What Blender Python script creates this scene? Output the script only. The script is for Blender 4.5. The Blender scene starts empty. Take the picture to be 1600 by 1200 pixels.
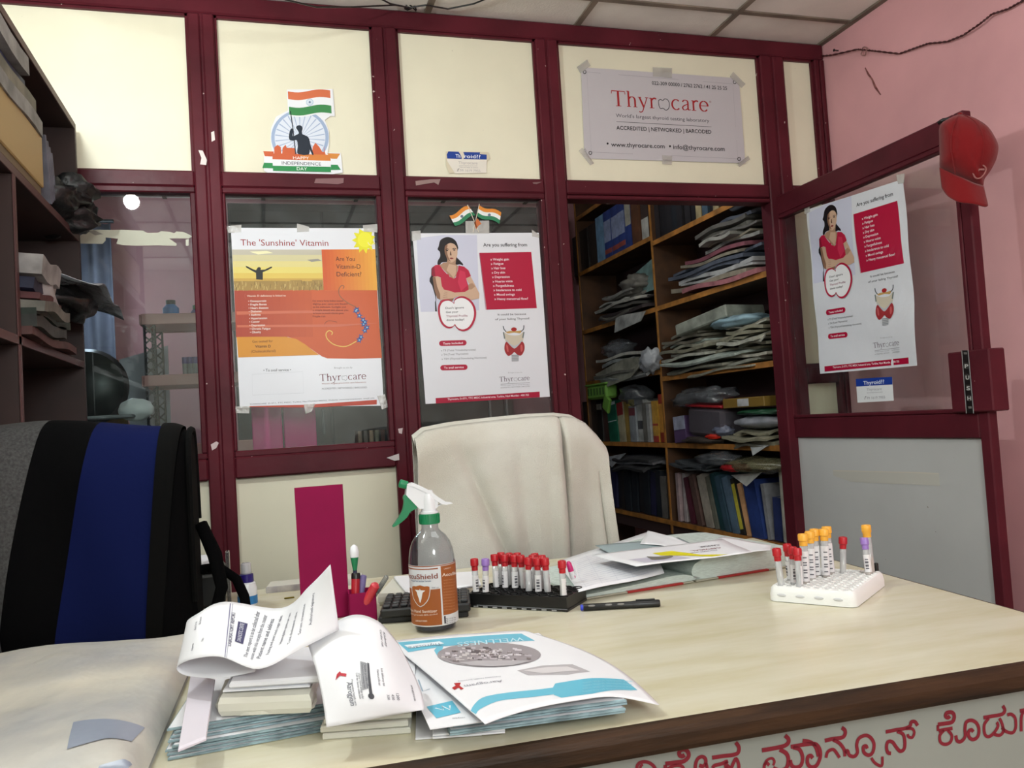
import bpy, bmesh, math, random
from mathutils import Vector, Matrix, noise
random.seed(7)
SC = bpy.context.scene
C = bpy.data.collections.new('scene'); SC.collection.children.link(C)
PI = math.pi
def V(*a): return Vector(a)
# ------------------------------------------------------------------ camera
YAW, PITCH, ROLL, FPX = 0.29035, 0.042374, -0.062728, 1294.0
CAM = V(0, 0, 1.12)
_F = V(math.sin(YAW)*math.cos(PITCH), math.cos(YAW)*math.cos(PITCH), math.sin(PITCH))
_R0 = V(math.cos(YAW), -math.sin(YAW), 0); _U0 = _R0.cross(_F)
_R = _R0*math.cos(ROLL)+_U0*math.sin(ROLL); _U = -_R0*math.sin(ROLL)+_U0*math.cos(ROLL)
cd = bpy.data.cameras.new('camera'); cam = bpy.data.objects.new('camera', cd); C.objects.link(cam)
cam.matrix_world = Matrix(((_R.x,_U.x,-_F.x,CAM.x),(_R.y,_U.y,-_F.y,CAM.y),(_R.z,_U.z,-_F.z,CAM.z),(0,0,0,1)))
cd.sensor_width = 36; cd.lens = 36*FPX/1600; cd.clip_start = 0.02
SC.camera = cam
# ------------------------------------------------------------------ light and exposure
SC.view_settings.view_transform = 'Standard'; SC.view_settings.look = 'None'
SC.view_settings.gamma = 1; SC.view_settings.use_curve_mapping = False
SC.view_settings.exposure = 0.0
w = bpy.data.worlds.new('world'); SC.world = w; w.use_nodes = True
w.node_tree.nodes['Background'].inputs[0].default_value = (0.5, 0.55, 0.65, 1)
w.node_tree.nodes['Background'].inputs[1].default_value = 0.05
BULB = V(-0.585, 1.62, 2.305)
def light(name, kind, loc, energy, col, size=0.1, rot=None, size_y=None):
    l = bpy.data.lights.new(name, kind); o = bpy.data.objects.new(name, l); C.objects.link(o)
    l.energy = energy; l.color = col; o.location = loc
    if kind == 'POINT': l.shadow_soft_size = size
    if kind == 'AREA':
        l.shape = 'RECTANGLE'; l.size = size; l.size_y = size_y or size
    if rot: o.rotation_euler = rot
    return o
light('bulb_light', 'POINT', BULB, 46, (0.93, 1.0, 1.0), 0.035)
light('front_fill_light', 'POINT', (0.45, -1.5, 1.9), 112, (0.90, 0.97, 1.0), 0.35)  # unseen source added behind the camera as soft ambient fill
light('overhead_fill_light', 'AREA', (0.95, 1.22, 2.60), 7, (0.92, 0.98, 1.0), 1.2, (0, 0, 0), 0.5)  # added overhead fill for the desk, towel and posters
light('store_room_lamp', 'POINT', (-0.85, 4.75, 2.0), 8, (0.70, 0.82, 1.0), 0.06)
light('bookcase_fill_light', 'POINT', (1.25, 3.45, 2.35), 10, (0.95, 0.98, 1.0), 0.08)  # invented hidden light that brightens the near half of the bookcase
# ------------------------------------------------------------------ helpers
def hit(u, v, ax, val):
    """point of the real plane (axis ax = val) under a sight line measured in the photograph"""
    d = _F+_R*((u-800)/FPX)-_U*((v-600)/FPX)
    return CAM+d*((val-CAM[ax])/d[ax])
def lin(c):
    r = []
    for x in c[:3]:
        x /= 255.0
        r.append(x/12.92 if x <= 0.04045 else ((x+0.055)/1.055)**2.4)
    return (r[0], r[1], r[2], 1)
MATS = {}
def mat(name, rgb, rough=0.5, metal=0.0, noise_=None, bump=None, spec=None, rgb2=None, wave=None, stretch=None, alpha=None, coat=0, sheen=0, sub=0, wear=None):
    if name in MATS: return MATS[name]
    m = bpy.data.materials.new(name); m.use_nodes = True; MATS[name] = m
    nt = m.node_tree; N = nt.nodes; L = nt.links; b = N['Principled BSDF']
    b.inputs['Base Color'].default_value = lin(rgb); b.inputs['Roughness'].default_value = rough
    b.inputs['Metallic'].default_value = metal
    if spec is not None: b.inputs['Specular IOR Level'].default_value = spec
    if coat: b.inputs['Coat Weight'].default_value = coat; b.inputs['Coat Roughness'].default_value = 0.12
    if sheen: b.inputs['Sheen Weight'].default_value = sheen
    tc = N.new('ShaderNodeTexCoord'); src = tc.outputs['Object']
    if stretch:
        mp = N.new('ShaderNodeMapping'); mp.inputs['Scale'].default_value = stretch
        L.new(src, mp.inputs['Vector']); src = mp.outputs['Vector']
    last = None
    if noise_ or wave:
        sc, amt = noise_ or wave
        if wave:
            t = N.new('ShaderNodeTexWave'); t.inputs['Scale'].default_value = sc; t.inputs['Distortion'].default_value = 6; t.inputs['Detail'].default_value = 3
        else:
            t = N.new('ShaderNodeTexNoise'); t.inputs['Scale'].default_value = sc; t.inputs['Detail'].default_value = 5
        L.new(src, t.inputs['Vector'])
        mx = N.new('ShaderNodeMix'); mx.data_type = 'RGBA'
        mx.inputs[6].default_value = lin(rgb)
        mx.inputs[7].default_value = lin(rgb2) if rgb2 else lin([c*(1-amt) for c in rgb])
        mr = N.new('ShaderNodeMapRange'); mr.inputs[1].default_value = 0.35; mr.inputs[2].default_value = 0.68
        L.new(t.outputs['Fac'], mr.inputs[0]); L.new(mr.outputs[0], mx.inputs[0])
        last = mx.outputs[2]
    if wear:   # small hard-edged chips: (scale, threshold, colour)
        t2 = N.new('ShaderNodeTexNoise'); t2.inputs['Scale'].default_value = wear[0]; t2.inputs['Detail'].default_value = 3
        L.new(tc.outputs['Object'], t2.inputs['Vector'])
        gt = N.new('ShaderNodeMath'); gt.operation = 'GREATER_THAN'; gt.inputs[1].default_value = wear[1]
        L.new(t2.outputs['Fac'], gt.inputs[0])
        mx2 = N.new('ShaderNodeMix'); mx2.data_type = 'RGBA'; mx2.inputs[7].default_value = lin(wear[2])
        if last: L.new(last, mx2.inputs[6])
        else: mx2.inputs[6].default_value = lin(rgb)
        L.new(gt.outputs[0], mx2.inputs[0]); last = mx2.outputs[2]
    if last: L.new(last, b.inputs['Base Color'])
    if bump:
        t3 = N.new('ShaderNodeTexNoise'); t3.inputs['Scale'].default_value = bump[0]; t3.inputs['Detail'].default_value = 4
        L.new(src, t3.inputs['Vector'])
        bp = N.new('ShaderNodeBump'); bp.inputs['Strength'].default_value = bump[1]; bp.inputs['Distance'].default_value = bump[2] if len(bump) > 2 else 0.01
        L.new(t3.outputs['Fac'], bp.inputs['Height']); L.new(bp.outputs[0], b.inputs['Normal'])
    return m
def clear(name, tint=(255,255,255), f0=0.04, rough=0.02, milk=0.0, milkc=(230,230,230), dust=None, bump=None):
    """thin clear glass or plastic: transparent with a Fresnel-like gloss, optional milky share and dust smears"""
    if name in MATS: return MATS[name]
    m = bpy.data.materials.new(name); m.use_nodes = True; MATS[name] = m
    nt = m.node_tree; N = nt.nodes; L = nt.links
    for n in list(N):
        if n.type != 'OUTPUT_MATERIAL': N.remove(n)
    out = [n for n in N if n.type == 'OUTPUT_MATERIAL'][0]
    tr = N.new('ShaderNodeBsdfTransparent'); tr.inputs[0].default_value = lin(tint)
    df = N.new('ShaderNodeBsdfDiffuse'); df.inputs[0].default_value = lin(milkc)
    gl = N.new('ShaderNodeBsdfGlossy'); gl.inputs['Roughness'].default_value = rough
    m1 = N.new('ShaderNodeMixShader'); m1.inputs[0].default_value = milk
    L.new(tr.outputs[0], m1.inputs[1]); L.new(df.outputs[0], m1.inputs[2])
    if dust:
        tc = N.new('ShaderNodeTexCoord'); t = N.new('ShaderNodeTexNoise'); t.inputs['Scale'].default_value = dust[0]; t.inputs['Detail'].default_value = 6
        L.new(tc.outputs['Object'], t.inputs[0])
        mr = N.new('ShaderNodeMapRange'); mr.inputs[1].default_value = 0.42; mr.inputs[2].default_value = 0.8; mr.inputs[3].default_value = milk; mr.inputs[4].default_value = dust[1]
        L.new(t.outputs['Fac'], mr.inputs[0]); L.new(mr.outputs[0], m1.inputs[0])
    lw = N.new('ShaderNodeLayerWeight'); lw.inputs[0].default_value = 0.5
    pw = N.new('ShaderNodeMath'); pw.operation = 'POWER'; pw.inputs[1].default_value = 5
    L.new(lw.outputs['Facing'], pw.inputs[0])
    mm = N.new('ShaderNodeMath'); mm.operation = 'MULTIPLY_ADD'; mm.inputs[1].default_value = 1-f0; mm.inputs[2].default_value = f0
    L.new(pw.outputs[0], mm.inputs[0])
    m2 = N.new('ShaderNodeMixShader'); L.new(mm.outputs[0], m2.inputs[0]); L.new(m1.outputs[0], m2.inputs[1]); L.new(gl.outputs[0], m2.inputs[2])
    if bump:
        tc = N.new('ShaderNodeTexCoord'); t = N.new('ShaderNodeTexNoise'); t.inputs['Scale'].default_value = bump[0]; t.inputs['Detail'].default_value = 3
        L.new(tc.outputs['Object'], t.inputs[0]); bp = N.new('ShaderNodeBump'); bp.inputs['Strength'].default_value = bump[1]; bp.inputs['Distance'].default_value = 0.01
        L.new(t.outputs['Fac'], bp.inputs['Height']); L.new(bp.outputs[0], gl.inputs['Normal']); L.new(bp.outputs[0], lw.inputs['Normal'])
    L.new(m2.outputs[0], out.inputs[0])
    return m
class MB:
    def __init__(s, T=None): s.v = []; s.f = []; s.mi = []; s.T = T; s.cur = 0; s.mats = None
    def add(s, vs, fs):
        o = len(s.v)
        if s.T is not None: vs = [s.T @ Vector(p) for p in vs]
        s.v += [tuple(p) for p in vs]; s.f += [tuple(i+o for i in f) for f in fs]; s.mi += [s.cur]*len(fs)
        return s
    def box(s, c, d, b=0.0, R=None):
        """box at centre c, full size d, chamfer b, optional rotation matrix R"""
        x, y, z = d[0]/2, d[1]/2, d[2]/2
        if b <= 0:
            vs = [(sx*x, sy*y, sz*z) for sx in (-1,1) for sy in (-1,1) for sz in (-1,1)]
            fs = [(0,1,3,2),(4,6,7,5),(0,4,5,1),(2,3,7,6),(0,2,6,4),(1,5,7,3)]
        else:
            b = min(b, x*.9, y*.9, z*.9); vs = []; idx = {}
            for sx in (-1,1):
                for sy in (-1,1):
                    for sz in (-1,1):
                        for a in range(3):
                            p = [sx*(x-b), sy*(y-b), sz*(z-b)]; p[a] = (sx*x, sy*y, sz*z)[a]
                            idx[(sx,sy,sz,a)] = len(vs); vs.append(tuple(p))
            fs = []
            for a in range(3):
                o1, o2 = [k for k in range(3) if k != a]
                for sg in (-1,1):
                    q = []
                    for (s1, s2) in ((-1,-1),(1,-1),(1,1),(-1,1)):
                        k = [0,0,0]; k[a] = sg; k[o1] = s1; k[o2] = s2; q.append(idx[(*k, a)])
                    fs.append(tuple(q))
            for a in range(3):
                o1, o2 = [k for k in range(3) if k != a]
                for s1 in (-1,1):
                    for s2 in (-1,1):
                        k0 = [0,0,0]; k1 = [0,0,0]; k0[a] = -1; k1[a] = 1
                        for k in (k0, k1): k[o1] = s1; k[o2] = s2
                        fs.append((idx[(*k0,o1)], idx[(*k1,o1)], idx[(*k1,o2)], idx[(*k0,o2)]))
            for sx in (-1,1):
                for sy in (-1,1):
                    for sz in (-1,1): fs.append(tuple(idx[(sx,sy,sz,a)] for a in range(3)))
        c = Vector(c)
        vs = [((R @ Vector(p)) if R is not None else Vector(p))+c for p in vs]
        return s.add(vs, fs)
    def bx(s, x0, x1, y0, y1, z0, z1, b=0.0):
        return s.box(((x0+x1)/2,(y0+y1)/2,(z0+z1)/2), (abs(x1-x0),abs(y1-y0),abs(z1-z0)), b)
    def lathe(s, prof, n=16, c=(0,0,0), R=None, cap=True):
        vs = []; fs = []; c = Vector(c)
        for r, z in prof:
            for k in range(n):
                a = 2*PI*k/n; p = V(r*math.cos(a), r*math.sin(a), z); vs.append((R @ p if R is not None else p)+c)
        for i in range(len(prof)-1):
            for k in range(n): fs.append((i*n+k, i*n+(k+1)%n, (i+1)*n+(k+1)%n, (i+1)*n+k))
        if cap: fs.append(tuple(range(n))[::-1]); fs.append(tuple((len(prof)-1)*n+k for k in range(n)))
        return s.add(vs, fs)
    def tube(s, pts, r, n=8, cap=True):
        pts = [Vector(p) for p in pts]; rs = r if isinstance(r, (list, tuple)) else [r]*len(pts)
        vs = []; fs = []; up = None
        for i, p in enumerate(pts):
            t = (pts[min(i+1,len(pts)-1)]-pts[max(i-1,0)]).normalized()
            if up is None: up = V(0,0,1) if abs(t.z) < .9 else V(1,0,0)
            a = t.cross(up).normalized(); b = a.cross(t).normalized(); up = b
            for k in range(n):
                g = 2*PI*k/n; vs.append(p+a*(rs[i]*math.cos(g))+b*(rs[i]*math.sin(g)))
        for i in range(len(pts)-1):
            for k in range(n): fs.append((i*n+k, i*n+(k+1)%n, (i+1)*n+(k+1)%n, (i+1)*n+k))
        if cap: fs.append(tuple(range(n))[::-1]); fs.append(tuple((len(pts)-1)*n+k for k in range(n)))
        return s.add(vs, fs)
    def grid(s, fn, nu, nv, closed=False):
        vs = [fn(i/nu, j/nv) for i in range(nu if closed else nu+1) for j in range(nv+1)]
        fs = []
        for i in range(nu):
            for j in range(nv):
                i2 = (i+1) % nu if closed else i+1
                fs.append((i*(nv+1)+j, i2*(nv+1)+j, i2*(nv+1)+j+1, i*(nv+1)+j+1))
        return s.add(vs, fs)
    def slab(s, fn, nu, nv, t):
        """a grid sheet given real thickness t along its normals"""
        P = [[Vector(fn(i/nu, j/nv)) for j in range(nv+1)] for i in range(nu+1)]
        def nrm(i, j):
            a = P[min(i+1,nu)][j]-P[max(i-1,0)][j]; b = P[i][min(j+1,nv)]-P[i][max(j-1,0)]
            n = a.cross(b); return n.normalized() if n.length > 1e-12 else V(0,0,1)
        top = [P[i][j] for i in range(nu+1) for j in range(nv+1)]
        bot = [P[i][j]-nrm(i,j)*t for i in range(nu+1) for j in range(nv+1)]
        K = len(top); w = nv+1; fs = []
        for i in range(nu):
            for j in range(nv):
                a, b, c, d = i*w+j, (i+1)*w+j, (i+1)*w+j+1, i*w+j+1
                fs.append((a,b,c,d)); fs.append((d+K,c+K,b+K,a+K))
        for i in range(nu):
            fs.append((i*w, i*w+K, (i+1)*w+K, (i+1)*w)); fs.append((i*w+nv, (i+1)*w+nv, (i+1)*w+nv+K, i*w+nv+K))
        for j in range(nv):
            fs.append((j, j+1, j+1+K, j+K)); fs.append((nu*w+j, nu*w+j+K, nu*w+j+1+K, nu*w+j+1))
        return s.add(top+bot, fs)
    def prism(s, poly, h, fr):
        """extrude a 2D polygon; fr(x, y, z) gives the 3D point"""
        n = len(poly); vs = [fr(x, y, 0) for x, y in poly]+[fr(x, y, h) for x, y in poly]
        fs = [tuple(range(n))[::-1], tuple(range(n, 2*n))]+[(i, (i+1)%n, n+(i+1)%n, n+i) for i in range(n)]
        return s.add(vs, fs)
    def ell(s, c, r, nu=12, nv=8, R=None, bumpy=0, seed=0):
        c = Vector(c); vs = []; fs = []
        for j in range(nv+1):
            th = PI*j/nv
            for i in range(nu):
                a = 2*PI*i/nu; p = V(math.sin(th)*math.cos(a), math.sin(th)*math.sin(a), math.cos(th))
                k = 1+bumpy*(noise.noise(p*2.3+V(seed,seed*2,0)))
                p = V(p.x*r[0]*k, p.y*r[1]*k, p.z*r[2]*k); vs.append((R @ p if R is not None else p)+c)
        for j in range(nv):
            for i in range(nu): fs.append((j*nu+i, (j+1)*nu+i, (j+1)*nu+(i+1)%nu, j*nu+(i+1)%nu))
        return s.add(vs, fs)
def obj(name, mb, m, parent=None, smooth=False, world=None, fix=True):
    """link a builder as ONE mesh object. Under a parent, world=True means the builder is in world coordinates."""
    me = bpy.data.meshes.new(name)
    vs = mb.v; org = V(0,0,0)
    if parent is None:
        xs = [p[0] for p in vs]; ys = [p[1] for p in vs]; zs = [p[2] for p in vs]
        org = V((min(xs)+max(xs))/2, (min(ys)+max(ys))/2, min(zs))
        vs = [(p[0]-org.x, p[1]-org.y, p[2]-org.z) for p in vs]
    elif world:
        inv = world_mat(parent).inverted(); vs = [tuple(inv @ Vector(p)) for p in vs]
    me.from_pydata(vs, [], mb.f)
    ms = m if isinstance(m, (list, tuple)) else [m]
    for q in ms: me.materials.append(q)
    if len(ms) > 1: me.polygons.foreach_set('material_index', mb.mi)
    if fix:
        bm = bmesh.new(); bm.from_mesh(me); bmesh.ops.recalc_face_normals(bm, faces=bm.faces); bm.to_mesh(me); bm.free()
    if smooth:
        me.polygons.foreach_set('use_smooth', [True]*len(me.polygons))
        if smooth is not True:
            try: me.set_sharp_from_angle(angle=smooth)
            except Exception: pass
    me.update()
    o = bpy.data.objects.new(name, me); C.objects.link(o)
    if parent is None: o.location = org
    else: o.parent = parent
    return o
def world_mat(o):
    M = Matrix.LocRotScale(o.location, o.rotation_euler, o.scale)
    return world_mat(o.parent) @ M if o.parent else M
def tag(o, label, cat, group=None, kind=None):
    o['label'] = label; o['category'] = cat
    if group: o['group'] = group
    if kind: o['kind'] = kind
    return o
def thing(name, label, cat, loc=(0,0,0), rz=0, group=None, kind=None, rot=None):
    o = bpy.data.objects.new(name, None); C.objects.link(o); o.empty_display_size = 0.05
    o.location = loc; o.rotation_euler = rot if rot else (0,0,rz)
    return tag(o, label, cat, group, kind)
def dup(root, loc=None, rz=None, label=None, group=None, parent=None):
    c = root.copy(); C.objects.link(c)
    if parent is not None: c.parent = parent
    if loc is not None: c.location = loc
    if rz is not None: c.rotation_euler = (c.rotation_euler[0], c.rotation_euler[1], rz) if not isinstance(rz, tuple) else rz
    if label: c['label'] = label
    if group: c['group'] = group
    for ch in list(root.children): dup(ch, parent=c)
    return c
ORD = ['lowest','second','third','fourth','fifth','sixth','seventh','eighth','ninth','tenth','eleventh','twelfth','thirteenth','fourteenth','fifteenth']
def nth(k, n): return 'topmost' if k == n-1 else ('lowest' if k == 0 else ORD[k]+' from the bottom')
def RZ(a): return Matrix.Rotation(a, 3, 'Z')
def RX(a): return Matrix.Rotation(a, 3, 'X')
def RY(a): return Matrix.Rotation(a, 3, 'Y')
AS = math.radians(35)
# ------------------------------------------------------------------ materials of the room
maroon = mat('maroon_gloss_paint', (94,34,44), 0.36, spec=.13, noise_=(3,0.25), bump=(25,0.25,0.004), wear=(38,0.735,(190,170,165)))
cream = mat('cream_board', (238,233,208), 0.45, noise_=(2.2,0.05), wear=(60,0.76,(170,160,140)))
pinkm = mat('pink_wall_paint', (238,178,182), 0.8, spec=.2, noise_=(1.6,0.10), bump=(60,0.15,0.003))
tilem = mat('ceiling_tile_board', (250,246,238), 0.9, noise_=(1.8,0.14), bump=(140,0.5,0.003))
battenm = mat('ceiling_batten', (136,122,108), 0.7, noise_=(4,0.3))
floorm = mat('floor_stone', (140,134,124), 0.5, noise_=(3,0.2))
whitew = mat('pale_wall_paint', (215,212,200), 0.8, noise_=(2,0.1))
glass = clear('window_glass', (244,250,248), 0.04, 0.01, 0.004, (200,210,215), dust=(14,0.035))
def struct(name, mb, m, parent=None, label=None, cat='wall', **k):
    o = obj(name, mb, m, parent, **k)
    if parent is None: tag(o, label, cat, kind='structure')
    return o
CZ = 2.66; XR = 2.39; XL = -1.0; YB = 3.0; YF = -2.0; YE = 5.6
struct('floor', MB().bx(XL-.1, XR+.1, YF-.1, YE+.1, -0.08, 0), floorm, label='grey stone floor under the desk and the partition', cat='floor')
struct('wall_right', MB().bx(XR, XR+.12, YF-.1, YE+.1, 0, CZ+.1), pinkm, label='pink painted wall on the right behind the open door')
struct('wall_left', MB().bx(XL-.12, XL, YF-.1, YE+.1, 0, CZ+.1), whitew, label='pale painted wall behind the dark bookcase on the left')
struct('wall_front', MB().bx(XL-.12, XR+.12, YF-.12, YF, 0, CZ+.1), whitew, label='pale wall at the front of the room')
struct('wall_far', MB().bx(XL-.12, XR+.12, YE, YE+.12, 0, CZ+.1), pinkm, label='pink far wall of the store room behind the partition')
# ceiling: slab above, tiles and battens of their own
ce = thing('ceiling', 'suspended ceiling of stained beige tiles between brown battens', 'ceiling', (0,0,CZ), kind='structure')
obj('ceiling_slab', MB().bx(XL-.1, XR+.1, YF-.1, YE+.1, 0.035, 0.1), battenm, ce)
xs = [XL]+[0.05+0.6*k for k in range(-1, 4)]+[XR]; ys = [YF]+[2.775-0.6*k for k in range(7, -1, -1)]+[3.0, 3.575, 4.175, 4.775, 5.375, YE]
tilecache = {}
for i in range(len(xs)-1):
    for j in range(len(ys)-1):
        a, b_, c_, d_ = xs[i], xs[i+1], ys[j], ys[j+1]
        key = (round(b_-a,3), round(d_-c_,3))
        if key not in tilecache:
            t = obj('ceiling_tile', MB().box((0,0,0.012), (b_-a-0.012, d_-c_-0.012, 0.022), 0.004), tilem, ce); tilecache[key] = t
        else: t = dup(tilecache[key])
        t.location = ((a+b_)/2, (c_+d_)/2, 0)
for x in xs[1:-1]: obj('batten', MB().bx(x-.012, x+.012, YF, YE, -0.006, 0.012), battenm, ce)
for y in ys[1:-1]: obj('batten', MB().bx(XL, XR, y-.012, y+.012, -0.005, 0.012), battenm, ce)
for x in (XR-.012,): obj('batten', MB().bx(x-.012, x+.012, YF, YE, -0.008, 0.012), battenm, ce)
# ------------------------------------------------------------------ the partition
Y0, Y1 = 2.972, 3.05
wb = thing('wall_back', 'maroon framed partition of cream boards and glass across the room', 'wall', (0.7, 3.0, 0), kind='structure')
def part(name, mb, m, parent=wb, **k): return obj(name, mb, m, parent, world=True, **k)
ZT, ZP, ZG, ZGB, ZL = 2.59, 2.036, 1.96, 1.07, 0.976
def post(x0, x1, z0=0, z1=ZT):
    w_ = x1-x0; p = MB().bx(x0, x0+w_*.46, Y0, Y1, z0, z1, .005).bx(x0+w_*.54, x1, Y0, Y1, z0, z1, .005).bx(x0+w_*.44, x0+w_*.56, Y0+.008, Y1-.008, z0, z1)
    part('post', p, maroon)
def rail(x0, x1, z0, z1): part('rail', MB().bx(x0, x1, Y0+.002, Y1-.002, z0, z1, .006), maroon)
post(-0.195, -0.109); post(0.439, 0.527); post(1.07, 1.160); post(2.070, 2.184); post(2.34, XR)
post(XL, -0.86)
rail(XL, XR, ZT, CZ-.002)
bays = [(-0.86,-0.195), (-0.109,0.439), (0.527,1.07), (1.160,2.07), (2.184,2.34)]
for k, (a, b_) in enumerate(bays):
    if k < 4: rail(a, b_, ZG+.02, ZP)
    part('panel', MB().bx(a-.01, b_+.01, 3.0, 3.02, ZP-.01, ZT+.01), cream)
    # beads round the board
    part('bead', MB().bx(a, b_, Y0+.014, 3.0, ZT-.009, ZT).bx(a, a+.009, Y0+.014, 3.0, ZP, ZT).bx(b_-.009, b_, Y0+.014, 3.0, ZP, ZT), maroon)
for k, (a, b_) in enumerate(bays[:3]):
    rail(a, b_, ZL, ZGB-.02); rail(a, b_, 0, 0.12)
    part('panel', MB().bx(a-.01, b_+.01, 3.0, 3.02, .1, ZL+.01), cream)
    wn = thing('window_%d' % (k+1), ['leftmost glass pane of the partition with torn paper strips stuck on', 'glass pane of the partition behind the orange vitamin poster', 'glass pane of the partition behind the woman poster and crossed flags'][k], 'window', ((a+b_)/2, 3.0, ZGB), kind='structure')
    f = MB().bx(a, b_, Y0+.006, Y1-.01, ZG, ZG+.022, .004).bx(a, b_, Y0+.006, Y1-.01, ZGB-.022, ZGB, .004).bx(a, a+.010, Y0+.006, Y1-.01, ZGB, ZG, .003).bx(b_-.018, b_, Y0+.006, Y1-.01, ZGB, ZG, .003)
    part('window_frame', f, maroon, wn)
    part('pane', MB().bx(a+.008, b_-.014, 3.0, 3.004, ZGB-.004, ZG+.004), glass, wn)
a, b_ = bays[4]
rail(a, b_, ZG+.02, ZP); rail(a, b_, 1.19, 1.275); rail(a, b_, 0, .12)
part('panel', MB().bx(a-.01, b_+.01, 3.0, 3.02, 1.27, ZG+.03), cream); part('panel', MB().bx(a-.01, b_+.01, 3.0, 3.02, .1, 1.2), cream)
part('rail', MB().bx(1.160, 2.07, Y0+.002, Y1-.002, ZG, ZP-.06, .004), maroon)
# ------------------------------------------------------------------ open door, hinged on the right post and swung towards the room
dr = thing('door_1', 'open maroon door with glass upper half and grey lower panel', 'door', (2.1, 2.95, 0), kind='structure')
DX0, DX1 = 2.1, 2.135; DH, DE = 3.03, 2.003
maroon_d = maroon
part('stile', MB().bx(DX0, DX1, 2.985, DH, 0.01, 1.985, .004), maroon_d, dr)
part('stile', MB().bx(DX0, DX1, DE, 2.042, 0.01, 1.985, .004), maroon_d, dr)
part('top_rail', MB().bx(DX0, DX1, 2.042, 2.985, 1.905, 1.985, .004), maroon_d, dr)
part('bead', MB().bx(DX0-.002, DX1, 2.042, 2.985, 1.888, 1.905, .003).bx(DX0-.002, DX1, 2.97, 2.985, 1.06, 1.89, .003).bx(DX0-.002, DX1, 2.042, 2.057, 1.06, 1.89, .003).bx(DX0-.002, DX1, 2.042, 2.985, 1.05, 1.064, .003), maroon_d, dr)
part('lock_rail', MB().bx(DX0, DX1, 2.042, 2.985, 0.970, 1.05, .004), maroon_d, dr)
part('bottom_rail', MB().bx(DX0, DX1, 2.042, 2.985, 0.01, .16, .004), maroon_d, dr)
greyp = mat('grey_laminate', (196,197,196), 0.4, noise_=(1.5,0.08), bump=(4,0.2,0.004), wear=(45,0.77,(130,120,110)))
part('lower_panel', MB().bx(DX0+.012, DX1-.012, 2.035, 2.992, .15, .978), greyp, dr)
part('pane', MB().bx(DX0+.013, DX0+.017, 2.05, 2.98, 1.055, 1.9), glass, dr)
part('lock_block', MB().bx(DX0-.018, DX1+.01, 1.966, 2.125, 1.053, 1.243, .004), maroon_d, dr)
# ------------------------------------------------------------------ flat print on real sheets
from mathutils.geometry import tessellate_polygon
def catmull(pts, n=6, closed=False):
    P = [Vector((p[0], p[1])) for p in pts]; out = []; N = len(P); rng = N if closed else N-1
    for i in range(rng):
        if closed: p0, p1, p2, p3 = P[i-1], P[i], P[(i+1)%N], P[(i+2)%N]
        else: p0, p1, p2, p3 = P[max(i-1,0)], P[i], P[i+1], P[min(i+2,N-1)]
        for k in range(n):
            t = k/n; out.append(0.5*((2*p1)+(p2-p0)*t+(2*p0-5*p1+4*p2-p3)*t*t+(3*p1-p0-3*p2+p3)*t**3))
    if not closed: out.append(P[-1])
    return [(p.x, p.y) for p in out]
TXT = {}
def text_mesh(s, bold):
    k = (s, bold)
    if k in TXT: return TXT[k]
    cu = bpy.data.curves.new('t', 'FONT'); cu.body = s; cu.resolution_u = 3; cu.offset = bold
    ob = bpy.data.objects.new('t', cu); me = bpy.data.meshes.new_from_object(ob)
    vs = [tuple(v.co) for v in me.vertices]; fs = [tuple(p.vertices) for p in me.polygons]
    bpy.data.objects.remove(ob); bpy.data.curves.remove(cu); bpy.data.meshes.remove(me)
    TXT[k] = (vs, fs); return TXT[k]
INK = {}
def ink(rgb, rough=0.45):
    k = tuple(rgb)+(rough,)
    if k not in INK: INK[k] = mat('print_%d_%d_%d_%d' % (rgb[0], rgb[1], rgb[2], int(rough*100)), rgb, rough, spec=.3)
    return INK[k]
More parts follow.
